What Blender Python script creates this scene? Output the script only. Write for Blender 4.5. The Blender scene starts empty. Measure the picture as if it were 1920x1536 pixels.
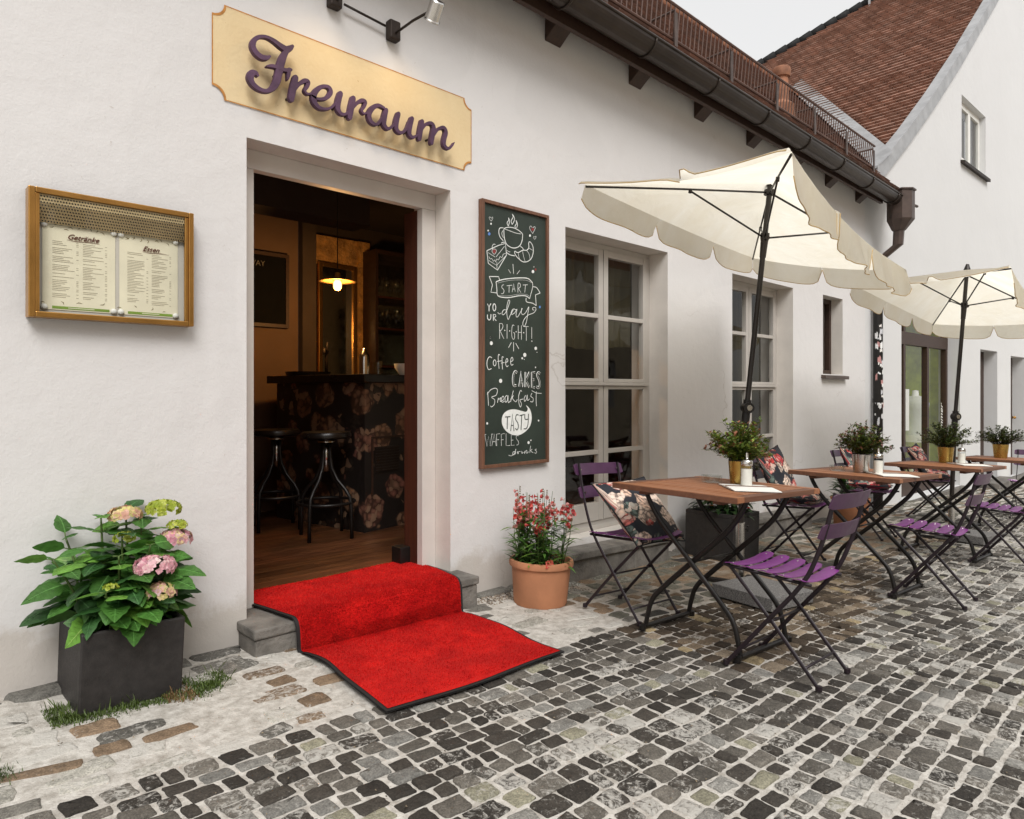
import bpy, bmesh, math, random
from math import sin, cos, pi, radians, sqrt, atan2
from mathutils import Vector, Matrix, Euler
random.seed(11)
sc = bpy.context.scene
COL = sc.collection

# ------------------------------------------------------------ camera, sky, sun, exposure
TH = radians(46.03); CH = 1.11; FPX = 1283.0; HY = 735.0
cd = bpy.data.cameras.new('camera'); cam = bpy.data.objects.new('camera', cd); COL.objects.link(cam)
cam.location = (0, 0, CH); cam.rotation_euler = (radians(90), 0, TH - radians(90))
cd.sensor_width = 36; cd.lens = 36 * FPX / 1920; cd.shift_y = (HY - 768) / 1920
cd.clip_start = 0.05; cd.clip_end = 400
sc.camera = cam
w = bpy.data.worlds.new('World'); sc.world = w; w.use_nodes = True
wn = w.node_tree.nodes; wl = w.node_tree.links
bg = wn['Background']
sky = wn.new('ShaderNodeTexSky'); sky.sky_type = 'NISHITA'; sky.sun_disc = False
SUN_EL = radians(48); SUN_AZ = radians(212)
sky.sun_elevation = SUN_EL; sky.sun_rotation = SUN_AZ
sky.air_density = 1.0; sky.dust_density = 5.0; sky.ozone_density = 1.0
hs = wn.new('ShaderNodeHueSaturation'); hs.inputs['Saturation'].default_value = 0.06
gm_ = wn.new('ShaderNodeGamma'); gm_.inputs['Gamma'].default_value = 0.15      # a closed cloud cover evens the sky out
wl.new(sky.outputs[0], hs.inputs['Color']); wl.new(hs.outputs[0], gm_.inputs['Color']); wl.new(gm_.outputs[0], bg.inputs['Color'])
bg.inputs['Strength'].default_value = 0.15
sd = bpy.data.lights.new('sun', 'SUN'); so = bpy.data.objects.new('sun', sd); COL.objects.link(so)
sd.energy = 0.55; sd.angle = radians(30); sd.color = (1, 0.975, 0.95)
sdir = Vector((sin(SUN_AZ) * cos(SUN_EL), cos(SUN_AZ) * cos(SUN_EL), sin(SUN_EL)))
so.rotation_euler = sdir.to_track_quat('Z', 'Y').to_euler(); so.location = sdir * 30
sc.view_settings.view_transform = 'Standard'; sc.view_settings.look = 'None'
sc.view_settings.exposure = 2.28; sc.view_settings.gamma = 1
try:
    sc.cycles.use_adaptive_sampling = True; sc.cycles.max_bounces = 8; sc.cycles.transparent_max_bounces = 16
    sc.cycles.use_denoising = True; sc.cycles.caustics_reflective = False; sc.cycles.caustics_refractive = False
except Exception: pass

# ------------------------------------------------------------ measuring helpers (photo pixel -> point on a known plane)
AX = Vector((cos(TH), sin(TH), 0)); RT = Vector((sin(TH), -cos(TH), 0))
WY = 2.976                                   # front face of the cafe wall
def ray(u, v): return AX + RT * ((u - 960) / FPX) + Vector((0, 0, (HY - v) / FPX))
def on_y(u, v, y=WY):
    r = ray(u, v); t = y / r.y; return Vector((r.x * t, y, CH + r.z * t))
def gz(x, y=0): return 0.0455 - 0.04 * x     # the lane falls gently along the facade
SLOPE = math.atan(0.04)

# ------------------------------------------------------------ mesh builder
class MB:
    def __init__(s): s.v = []; s.f = []; s.m = []; s.c = []; s.uv = {}
    def add(s, vs, fs, m=0, c=None):
        o = len(s.v); s.v += [tuple(p) for p in vs]
        for f in fs: s.f.append([o + i for i in f]); s.m.append(m); s.c.append(c)
    def quad(s, a, b, c_, d, m=0, c=None): s.add([a, b, c_, d], [(0, 1, 2, 3)], m, c)
    def hexa(s, p, m=0, c=None):             # p: bottom 4 ccw, top 4 ccw
        s.add(p, [(3, 2, 1, 0), (4, 5, 6, 7), (0, 1, 5, 4), (1, 2, 6, 5), (2, 3, 7, 6), (3, 0, 4, 7)], m, c)
    def box(s, x0, x1, y0, y1, z0, z1, m=0, c=None):
        s.hexa([(x0, y0, z0), (x1, y0, z0), (x1, y1, z0), (x0, y1, z0), (x0, y0, z1), (x1, y0, z1), (x1, y1, z1), (x0, y1, z1)], m, c)
    def obox(s, ctr, size, rot, m=0, c=None):
        M = Euler(rot).to_matrix(); h = [q / 2 for q in size]
        P = [Vector(ctr) + M @ Vector((a * h[0], b * h[1], d * h[2])) for d in (-1, 1) for a, b in ((-1, -1), (1, -1), (1, 1), (-1, 1))]
        s.hexa(P, m, c)
    def tube(s, pts, r, n=8, m=0, c=None, cap=True, flat=None):
        pts = [Vector(p) for p in pts]; k = len(pts)
        rr = r if isinstance(r, (list, tuple)) else [r] * k
        t0 = (pts[1] - pts[0]).normalized()
        a = t0.orthogonal().normalized() if abs(t0.z) > .99 else t0.cross(Vector((0, 0, 1))).normalized()
        rings = []
        for i in range(k):
            t = (pts[min(i + 1, k - 1)] - pts[max(i - 1, 0)])
            t = t.normalized() if t.length > 1e-9 else t0
            a = (a - t * a.dot(t)); a = a.normalized() if a.length > 1e-6 else t.orthogonal().normalized()
            b = t.cross(a)
            ring = []
            for j in range(n):
                d = a * cos(2 * pi * j / n) * rr[i] + b * sin(2 * pi * j / n) * rr[i]
                if flat: d = d - flat[0] * d.dot(flat[0]) * (1 - flat[1])
                ring.append(pts[i] + d)
            rings.append(ring)
        vs = [p for R in rings for p in R]
        fs = [(i * n + j, i * n + (j + 1) % n, (i + 1) * n + (j + 1) % n, (i + 1) * n + j) for i in range(k - 1) for j in range(n)]
        if cap: fs += [tuple(reversed(range(n))), tuple(range((k - 1) * n, k * n))]
        s.add(vs, fs, m, c)
    def lathe(s, prof, n=24, ctr=(0, 0, 0), m=0, c=None):   # prof: (r, z)
        vs = []; fs = []; k = len(prof)
        for r, z in prof:
            for j in range(n): vs.append((ctr[0] + r * cos(2 * pi * j / n), ctr[1] + r * sin(2 * pi * j / n), ctr[2] + z))
        for i in range(k - 1):
            for j in range(n): fs.append((i * n + j, i * n + (j + 1) % n, (i + 1) * n + (j + 1) % n, (i + 1) * n + j))
        s.add(vs, fs, m, c)
    def grid(s, fn, nu, nv, m=0, c=None):
        vs = [fn(i / nu, j / nv) for j in range(nv + 1) for i in range(nu + 1)]
        fs = [(j * (nu + 1) + i, j * (nu + 1) + i + 1, (j + 1) * (nu + 1) + i + 1, (j + 1) * (nu + 1) + i) for j in range(nv) for i in range(nu)]
        s.add(vs, fs, m, c)
    def leaf(s, p, d, up, L, W, curl=.25, fold=.25, c=None, n=4, m=0, tip=1.0):
        p = Vector(p); d = Vector(d).normalized(); up = Vector(up)
        sd_ = d.cross(up); sd_ = sd_.normalized() if sd_.length > 1e-4 else d.orthogonal().normalized()
        nn = sd_.cross(d).normalized()
        vs = []
        for i in range(n + 1):
            t = i / n
            wv = W * .5 * (sin(pi * t ** .8) ** .8 if 0 < t < 1 else 0.02) * (1 if t < .5 else tip)
            ctr = p + d * (L * (t - .12 * curl * t * t)) - nn * (curl * L * t * t)
            vs += [ctr - sd_ * wv + nn * fold * wv, ctr, ctr + sd_ * wv + nn * fold * wv]
        fs = []
        for i in range(n):
            a = i * 3; fs += [(a, a + 1, a + 4, a + 3), (a + 1, a + 2, a + 5, a + 4)]
        s.add(vs, fs, m, c)
    def build(s, name, mats, parent=None, smooth=False, bevel=0, subsurf=0, weld=False, autosm=None):
        me = bpy.data.meshes.new(name); me.from_pydata(s.v, [], s.f)
        if not isinstance(mats, (list, tuple)): mats = [mats]
        for q in mats: me.materials.append(q)
        if any(s.m): me.polygons.foreach_set('material_index', s.m)
        if any(c is not None for c in s.c):
            at = me.attributes.new('Col', 'FLOAT_COLOR', 'CORNER'); dat = []
            for p, c in zip(me.polygons, s.c):
                c = c or (1, 1, 1)
                for _ in range(p.loop_total): dat += [c[0], c[1], c[2], 1]
            at.data.foreach_set('color', dat)
        if weld:
            bm = bmesh.new(); bm.from_mesh(me); bmesh.ops.remove_doubles(bm, verts=bm.verts, dist=1e-5)
            bmesh.ops.recalc_face_normals(bm, faces=bm.faces); bm.to_mesh(me); bm.free()
        if smooth: me.polygons.foreach_set('use_smooth', [True] * len(me.polygons))
        if autosm: me.set_sharp_from_angle(angle=radians(autosm))
        me.update()
        o = bpy.data.objects.new(name, me); COL.objects.link(o)
        if parent: o.parent = parent
        if bevel:
            b = o.modifiers.new('bevel', 'BEVEL'); b.width = bevel; b.segments = 2; b.limit_method = 'ANGLE'; b.angle_limit = radians(40)
        if subsurf:
            b = o.modifiers.new('subd', 'SUBSURF'); b.levels = subsurf; b.render_levels = subsurf
        return o

def tag(o, label=None, cat=None, group=None, kind=None):
    if label: o['label'] = label
    if cat: o['category'] = cat
    if group: o['group'] = group
    if kind: o['kind'] = kind
    return o
def thing(name, label, cat, loc=(0, 0, 0), rz=0, group=None, tilt=False):
    o = bpy.data.objects.new(name, None); COL.objects.link(o); o.empty_display_size = .1
    o.location = loc; o.rotation_euler = (0, SLOPE if tilt else 0, rz)
    if tilt: o.rotation_euler = (Matrix.Rotation(SLOPE, 3, 'Y') @ Matrix.Rotation(rz, 3, 'Z')).to_euler()
    return tag(o, label, cat, group)
def kids(o): return [c for c in bpy.data.objects if c.parent == o]
def dup(root, loc, rz, label, group=None, tilt=True, skip=()):
    r = root.copy(); COL.objects.link(r); r.location = loc
    r.rotation_euler = (Matrix.Rotation(SLOPE if tilt else 0, 3, 'Y') @ Matrix.Rotation(rz, 3, 'Z')).to_euler()
    r['label'] = label
    if group: r['group'] = group
    for ch in kids(root):
        if ch.name.split('.')[0] in skip: continue
        c = ch.copy(); COL.objects.link(c); c.parent = r
        for g in kids(ch):
            d = g.copy(); COL.objects.link(d); d.parent = c
    return r

# ------------------------------------------------------------ materials
def newmat(name):
    m = bpy.data.materials.new(name); m.use_nodes = True; nt = m.node_tree
    return m, nt, nt.nodes['Principled BSDF']
def node(nt, t, **k):
    n = nt.nodes.new(t)
    for a, b in k.items(): setattr(n, a, b)
    return n
def coords(nt, scale=(1, 1, 1), kind='Object'):
    tc = node(nt, 'ShaderNodeTexCoord'); mp = node(nt, 'ShaderNodeMapping'); mp.inputs['Scale'].default_value = scale
    nt.links.new(tc.outputs[kind], mp.inputs[0]); return mp.outputs[0]
def noise(nt, co, scale, detail=4, rough=.55, dist=0):
    n = node(nt, 'ShaderNodeTexNoise'); n.inputs['Scale'].default_value = scale; n.inputs['Detail'].default_value = detail
    n.inputs['Roughness'].default_value = rough; n.inputs['Distortion'].default_value = dist
    nt.links.new(co, n.inputs['Vector']); return n.outputs['Fac']
def ramp(nt, fac, stops, interp='LINEAR'):
    r = node(nt, 'ShaderNodeValToRGB'); e = r.color_ramp; e.interpolation = interp
    while len(e.elements) < len(stops): e.elements.new(.5)
    for q, (p, c) in zip(e.elements, stops): q.position = p; q.color = (*c, 1) if len(c) == 3 else c
    nt.links.new(fac, r.inputs[0]); return r.outputs[0]
def mix(nt, fac, a, b, mode='MIX'):
    n = node(nt, 'ShaderNodeMix', data_type='RGBA', blend_type=mode)
    for i, q in ((0, fac), (6, a), (7, b)):
        if hasattr(q, 'links') or hasattr(q, 'is_linked'): nt.links.new(q, n.inputs[i])
        else: n.inputs[i].default_value = q if i == 0 else ((*q, 1) if len(q) == 3 else q)
    return n.outputs[2]
def math_(nt, op, a, b=None):
    n = node(nt, 'ShaderNodeMath', operation=op)
    for i, q in enumerate((a, b)):
        if q is None: continue
        if isinstance(q, (int, float)): n.inputs[i].default_value = q
        else: nt.links.new(q, n.inputs[i])
    return n.outputs[0]
def bump(nt, bs, h, strength=.3, dist=.01, prev=None):
    b = node(nt, 'ShaderNodeBump'); b.inputs['Strength'].default_value = strength; b.inputs['Distance'].default_value = dist
    nt.links.new(h, b.inputs['Height'])
    if prev: nt.links.new(prev, b.inputs['Normal'])
    nt.links.new(b.outputs[0], bs.inputs['Normal']); return b.outputs[0]
def attr(nt, name='Col'):
    a = node(nt, 'ShaderNodeAttribute'); a.attribute_name = name; return a.outputs['Color']
def mat(name, col, rough=.6, metal=0, var=.15, vscale=6, bumps=0, bscale=40, bdist=.004, spec=.5, useattr=False, stretch=(1, 1, 1)):
    m, nt, bs = newmat(name); co = coords(nt, stretch)
    n1 = noise(nt, co, vscale, 5)
    base = attr(nt) if useattr else col
    dark = tuple(1 - var for _ in range(3)); lite = tuple(1 + var for _ in range(3))
    c = mix(nt, 1.0, base, ramp(nt, n1, [(.3, dark), (.7, lite)]), 'MULTIPLY')
    nt.links.new(c, bs.inputs['Base Color'])
    rr = math_(nt, 'ADD', math_(nt, 'MULTIPLY', noise(nt, co, vscale * 3, 3), .2), rough - .1); nt.links.new(rr, bs.inputs['Roughness'])
    bs.inputs['Metallic'].default_value = metal; bs.inputs['Specular IOR Level'].default_value = spec
    if bumps: bump(nt, bs, noise(nt, co, bscale, 6, .6), bumps, bdist)
    return m

def plaster(name, c, dirt=True, b=.55):
    m, nt, bs = newmat(name); co = coords(nt)
    big = noise(nt, co, .9, 6, .6); med = noise(nt, co, 9, 5, .6); fine = noise(nt, co, 110, 4, .6)
    col = mix(nt, ramp(nt, big, [(.35, (0, 0, 0)), (.7, (1, 1, 1))]), c, tuple(q * .97 for q in c))
    col = mix(nt, ramp(nt, med, [(.25, (.5, .5, .5)), (.4, (0, 0, 0))]), col, tuple(q * .95 for q in c))
    if dirt:                                  # splash stains of the lane on the lowest hand's breadth, broken up by noise
        sep = node(nt, 'ShaderNodeSeparateXYZ'); nt.links.new(co, sep.inputs[0])
        h = math_(nt, 'ADD', sep.outputs[2], math_(nt, 'MULTIPLY', sep.outputs[0], .04))
        h = math_(nt, 'ADD', h, math_(nt, 'MULTIPLY', noise(nt, co, 6, 6, .7), -.42))
        st = ramp(nt, h, [(0, (.5, .5, .5)), (.10, (0, 0, 0))])
        col = mix(nt, st, col, (.42, .36, .29))
        spk = ramp(nt, noise(nt, co, 55, 2), [(.74, (0, 0, 0)), (.77, (.5, .5, .5))])
        col = mix(nt, spk, col, (.5, .46, .42))
        vo = node(nt, 'ShaderNodeTexVoronoi', feature='DISTANCE_TO_EDGE'); vo.inputs['Scale'].default_value = .9
        dn = node(nt, 'ShaderNodeTexNoise'); dn.inputs['Scale'].default_value = 3.5; dn.inputs['Detail'].default_value = 6; nt.links.new(co, dn.inputs['Vector'])
        va = node(nt, 'ShaderNodeVectorMath', operation='MULTIPLY_ADD'); nt.links.new(dn.outputs['Color'], va.inputs[0]); va.inputs[1].default_value = (.45,) * 3; nt.links.new(co, va.inputs[2]); nt.links.new(va.outputs[0], vo.inputs['Vector'])
        ck_ = math_(nt, 'MULTIPLY', ramp(nt, vo.outputs['Distance'], [(.0, (1, 1, 1)), (.005, (0, 0, 0))]), ramp(nt, noise(nt, co, 1.3, 3), [(.56, (0, 0, 0)), (.64, (.45, .45, .45))]))
        col = mix(nt, ck_, col, (.36, .32, .28))                        # hairline cracks
        col = mix(nt, ramp(nt, noise(nt, co, .55, 2, .4, 1.5), [(.54, (0, 0, 0)), (.555, (.3, .3, .3))]), col, tuple(q * .9 for q in c))   # old patch repairs
    nt.links.new(col, bs.inputs['Base Color']); bs.inputs['Roughness'].default_value = .9; bs.inputs['Specular IOR Level'].default_value = .2
    hgt = math_(nt, 'ADD', math_(nt, 'MULTIPLY', med, .9), math_(nt, 'MULTIPLY', fine, .22))
    p = bump(nt, bs, hgt, b, .012)
    bump(nt, bs, noise(nt, co, 2.2, 3), .2, .05, p)
    return m

def glass(name, tint=(.96, .97, .96), ior=1.5):
    m, nt, bs = newmat(name); out = nt.nodes['Material Output']; nt.nodes.remove(bs)
    tr = node(nt, 'ShaderNodeBsdfTransparent'); tr.inputs[0].default_value = (*tint, 1)
    gl = node(nt, 'ShaderNodeBsdfGlossy'); gl.inputs['Roughness'].default_value = .015
    lw = node(nt, 'ShaderNodeLayerWeight'); lw.inputs[0].default_value = .5
    fr = node(nt, 'ShaderNodeMath', operation='ADD'); fr.inputs[1].default_value = .045
    nt.links.new(math_(nt, 'MULTIPLY', math_(nt, 'POWER', lw.outputs['Facing'], 5), .9), fr.inputs[0])
    b = node(nt, 'ShaderNodeBump'); b.inputs['Strength'].default_value = .03; b.inputs['Distance'].default_value = .02
    nt.links.new(noise(nt, coords(nt), 3, 2), b.inputs['Height']); nt.links.new(b.outputs[0], gl.inputs['Normal'])
    mx = node(nt, 'ShaderNodeMixShader'); nt.links.new(fr.outputs[0], mx.inputs[0]); nt.links.new(tr.outputs[0], mx.inputs[1]); nt.links.new(gl.outputs[0], mx.inputs[2])
    nt.links.new(mx.outputs[0], out.inputs[0]); return m
def fabric(name, c, trans=.5, var=.09):
    m, nt, bs = newmat(name); out = nt.nodes['Material Output']; nt.nodes.remove(bs); co = coords(nt)
    col = mix(nt, ramp(nt, noise(nt, co, 2.2, 6, .7, .6), [(.35, (0, 0, 0)), (.65, (1, 1, 1))]), tuple(q * (1 - var * k) for q, k in zip(c, (.7, 1, 1.6))), c)
    d = node(nt, 'ShaderNodeBsdfDiffuse'); t = node(nt, 'ShaderNodeBsdfTranslucent')
    nt.links.new(col, d.inputs[0]); nt.links.new(col, t.inputs[0])
    b = node(nt, 'ShaderNodeBump'); b.inputs['Strength'].default_value = .35; b.inputs['Distance'].default_value = .02
    nt.links.new(noise(nt, co, 5, 6, .62, 1.6), b.inputs['Height']); nt.links.new(b.outputs[0], d.inputs['Normal']); nt.links.new(b.outputs[0], t.inputs['Normal'])
    mx = node(nt, 'ShaderNodeMixShader'); mx.inputs[0].default_value = trans
    nt.links.new(d.outputs[0], mx.inputs[1]); nt.links.new(t.outputs[0], mx.inputs[2]); nt.links.new(mx.outputs[0], out.inputs[0]); return m
def leafmat(name, var=.25, trans=.25):
    m, nt, bs = newmat(name); co = coords(nt)
    c = mix(nt, 1.0, attr(nt), ramp(nt, noise(nt, co, 60, 3), [(.3, (1 - var,) * 3), (.7, (1 + var,) * 3)]), 'MULTIPLY')
    nt.links.new(c, bs.inputs['Base Color']); bs.inputs['Roughness'].default_value = .45
    out = nt.nodes['Material Output']; t = node(nt, 'ShaderNodeBsdfTranslucent'); nt.links.new(c, t.inputs[0])
    mx = node(nt, 'ShaderNodeMixShader'); mx.inputs[0].default_value = trans
    nt.links.new(bs.outputs[0], mx.inputs[1]); nt.links.new(t.outputs[0], mx.inputs[2]); nt.links.new(mx.outputs[0], out.inputs[0])
    bump(nt, bs, noise(nt, co, 90, 2), .3, .004)
    return m
def wood(name, c1, c2, axis=0, scale=1.0, rough=.5, plank=None):
    m, nt, bs = newmat(name); st = [14, 14, 14]; st[axis] = 1.2
    co = coords(nt, tuple(q * scale for q in st)); n1 = noise(nt, co, 3, 6, .65, .6)
    col = mix(nt, ramp(nt, n1, [(.3, (0, 0, 0)), (.7, (1, 1, 1))]), c1, c2)
    col = mix(nt, 1.0, col, attr(nt), 'MULTIPLY') if plank else col
    nt.links.new(col, bs.inputs['Base Color']); bs.inputs['Roughness'].default_value = rough
    bump(nt, bs, n1, .25, .003); return m
def floral(name, bgc, scale=7.0, dim=1.0, kind='UV', cols=None, glossy=.75, cover=.52, light=(.8, .68, .58)):
    # large roses and leaves printed on a dark cloth
    m, nt, bs = newmat(name)
    co = coords(nt, (1, 1, 1), kind)
    ds = node(nt, 'ShaderNodeTexNoise'); ds.inputs['Scale'].default_value = scale * 1.6; ds.inputs['Detail'].default_value = 3; nt.links.new(co, ds.inputs['Vector'])
    vm = node(nt, 'ShaderNodeVectorMath', operation='MULTIPLY_ADD'); nt.links.new(ds.outputs['Color'], vm.inputs[0]); vm.inputs[1].default_value = (.11 * 5 / scale,) * 3; nt.links.new(co, vm.inputs[2])
    vo = node(nt, 'ShaderNodeTexVoronoi'); vo.inputs['Scale'].default_value = scale; nt.links.new(vm.outputs[0], vo.inputs['Vector'])
    v2 = node(nt, 'ShaderNodeTexVoronoi'); v2.inputs['Scale'].default_value = scale * 4.2; nt.links.new(vm.outputs[0], v2.inputs['Vector'])
    sp = node(nt, 'ShaderNodeSeparateColor'); nt.links.new(vo.outputs['Color'], sp.inputs[0])
    cols = cols or [(.62, .08, .07), (.78, .62, .48), (.1, .17, .15), (.72, .3, .27), (.8, .7, .58), (.16, .22, .2)]
    pet = ramp(nt, sp.outputs[0], [(i / len(cols), c) for i, c in enumerate(cols)], 'CONSTANT')
    lite = ramp(nt, v2.outputs['Distance'], [(.1, (1.25, 1.15, 1.1)), (.45, (.75, .7, .7)), (.62, (.25, .22, .22))])
    pet = mix(nt, 1.0, pet, lite, 'MULTIPLY')
    pet = mix(nt, ramp(nt, v2.outputs['Color'], [(.6, (0, 0, 0)), (.75, (.7, .7, .7))]), pet, light)
    mask = ramp(nt, vo.outputs['Distance'], [(cover, (1, 1, 1)), (cover + .05, (0, 0, 0))])
    c = mix(nt, mask, bgc, pet)
    if dim != 1: c = mix(nt, 1.0, c, (dim,) * 3, 'MULTIPLY')
    nt.links.new(c, bs.inputs['Base Color']); bs.inputs['Roughness'].default_value = glossy
    bump(nt, bs, noise(nt, coords(nt), 250, 2), .15, .001); return m
def emis(name, c, s):
    m, nt, bs = newmat(name); bs.inputs['Base Color'].default_value = (*c, 1)
    bs.inputs['Emission Color'].default_value = (*c, 1); bs.inputs['Emission Strength'].default_value = s; return m

M = {}
M['wall'] = plaster('white_lime_plaster', (.70, .685, .677), b=.36)
M['wall2'] = plaster('white_smooth_plaster', (.68, .68, .675), dirt=False, b=.2)
M['reveal'] = mat('grey_painted_render', (.66, .62, .57), .85, var=.06, bumps=.3, bscale=60)
M['frame'] = mat('greige_paint', (.45, .42, .385), .5, var=.06, bumps=.1, bscale=80)
M['doorframe'] = mat('pale_grey_paint', (.62, .58, .54), .5, var=.05, bumps=.1, bscale=60)
M['darkwood'] = wood('dark_stained_wood', (.028, .014, .009), (.055, .026, .015), 1, rough=.55)
M['redwood'] = wood('red_brown_door_wood', (.045, .014, .008), (.08, .024, .012), 2, rough=.45)
M['gutter'] = mat('brown_coated_sheet_metal', (.045, .034, .027), .38, .6, var=.2, vscale=4)
M['hopper'] = mat('brown_painted_zinc', (.085, .06, .05), .5, .3, var=.25, vscale=9)
M['zinc'] = mat('weathered_zinc', (.42, .42, .42), .45, .6, var=.18, vscale=5)
M['guard'] = mat('red_brown_guard_paint', (.11, .06, .045), .6, var=.2)
M['tile'] = mat('clay_roof_tile', (1, 1, 1), .8, var=.18, vscale=5, bumps=.4, bscale=60, useattr=True)
M['rust'] = mat('orange_clay', (.30, .13, .07), .8, var=.4, vscale=10, bumps=.3)
M['stone'] = mat('grey_sandstone', (.165, .152, .135), .85, var=.4, vscale=9, bumps=.7, bscale=45, bdist=.012)
M['granite'] = mat('grey_granite', (.15, .145, .14), .8, var=.75, vscale=150, bumps=.5, bscale=120)
M['black'] = mat('black_painted_steel', (.013, .011, .010), .4, .3, var=.2)
M['pole'] = mat('dark_bronze_tube', (.026, .021, .018), .4, .4, var=.15)
M['chrome'] = mat('brushed_stainless_steel', (.62, .6, .57), .22, 1, var=.06)
M['iron'] = mat('dark_brown_iron', (.03, .021, .016), .6, .4, var=.3, bumps=.3)
M['plum'] = mat('dark_plum', (.015, .008, .012), .45, .1, var=.25, vscale=12)  # chair frame colour, much darker than the seat slats
M['purple'] = mat('purple_paint', (.19, .035, .20), .42, .0, var=.14, vscale=12)
M['shadepurple'] = mat('purple_paint_shaded', (.062, .020, .06), .4, .0, var=.2, vscale=12)  # seat purple darkened, shade on the backrests put into the colour
M['teak'] = wood('oiled_teak', (.23, .085, .035), (.36, .15, .065), 1, 1.0, .5)
M['teak_edge'] = wood('teak_edge', (.10, .04, .02), (.17, .07, .035), 0, 1.0, .6)
M['floorwood'] = wood('walnut_floor', (.040, .015, .007), (.15, .06, .023), 0, .8, .3, plank=True)
M['brass'] = mat('aged_brass', (.47, .25, .07), .33, .9, var=.2, vscale=5)
M['palebrass'] = mat('pale_perforated_brass', (.58, .45, .25), .4, .25)
M['lampbrass'] = mat('bright_lamp_brass', (.75, .42, .12), .4, .35)
M['gold'] = mat('gold_glazed_metal', (.5, .33, .09), .28, .85, var=.12)
M['canvas'] = fabric('cream_canvas', (.95, .915, .81), .8)
M['hem'] = mat('tan_binding', (.48, .33, .14), .9)
M['glass'] = glass('window_glass')
M['glassware'] = glass('clear_glassware', (.93, .94, .93), 1.5)
M['soil'] = mat('potting_soil', (.03, .02, .014), .95, var=.5, vscale=40, bumps=1, bscale=80)
M['terracotta'] = mat('terracotta', (.46, .20, .10), .85, var=.16, vscale=5, bumps=.3, bscale=70)
M['planter'] = mat('anthracite_fibrestone', (.022, .019, .018), .6, var=.35, vscale=30, bumps=.35, bscale=160)
M['leaf'] = leafmat('green_leaves')
M['petal'] = leafmat('petals', .12, .3)
M['chalk'] = mat('white_chalk_paint', (.78, .8, .78), .9, var=.1, vscale=40)
M['board'] = mat('green_black_chalkboard', (.022, .034, .026), .6, var=.35, vscale=3)
M['boardframe'] = wood('brown_board_frame', (.09, .04, .022), (.2, .09, .05), 2, .8, .6)
M['white'] = mat('white_paper', (.8, .79, .74), .7, var=.04)
M['sugar'] = mat('white_sugar', (.83, .8, .74), .9, var=.04, bumps=.3, bscale=300)
M['brownleather'] = mat('brown_cover', (.16, .07, .04), .6)
M['cushion'] = floral('rose_print_cloth', (.010, .012, .020), 4.4, cover=.56, light=(.8, .64, .54), cols=[(.62, .05, .045), (.80, .68, .56), (.7, .2, .17), (.74, .55, .42), (.55, .05, .06), (.13, .19, .17), (.78, .66, .54)])
M['barfront'] = floral('dark_floral_bar_panel', (.012, .009, .008), 5.0, 1.0, 'Object', [(.24, .14, .08), (.2, .11, .065), (.02, .015, .012), (.2, .1, .07), (.22, .10, .075), (.03, .025, .02)], .5, .46, (.3, .19, .12))
M['bartop'] = mat('black_bar_top', (.01, .008, .007), .3)
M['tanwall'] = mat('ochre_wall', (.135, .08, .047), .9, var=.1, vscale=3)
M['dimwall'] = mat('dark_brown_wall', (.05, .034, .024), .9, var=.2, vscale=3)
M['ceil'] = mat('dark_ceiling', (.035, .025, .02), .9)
M['gilded'] = mat('rough_gilded_plaster', (.6, .32, .1), .6, .0, var=.5, vscale=9, bumps=1, bscale=24, bdist=.03)
M['mirror'] = mat('mirror_glass', (.8, .8, .78), .1, 1, var=.0)
M['curtain'] = fabric('olive_beige_curtain', (.075, .064, .036), .35)

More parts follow.
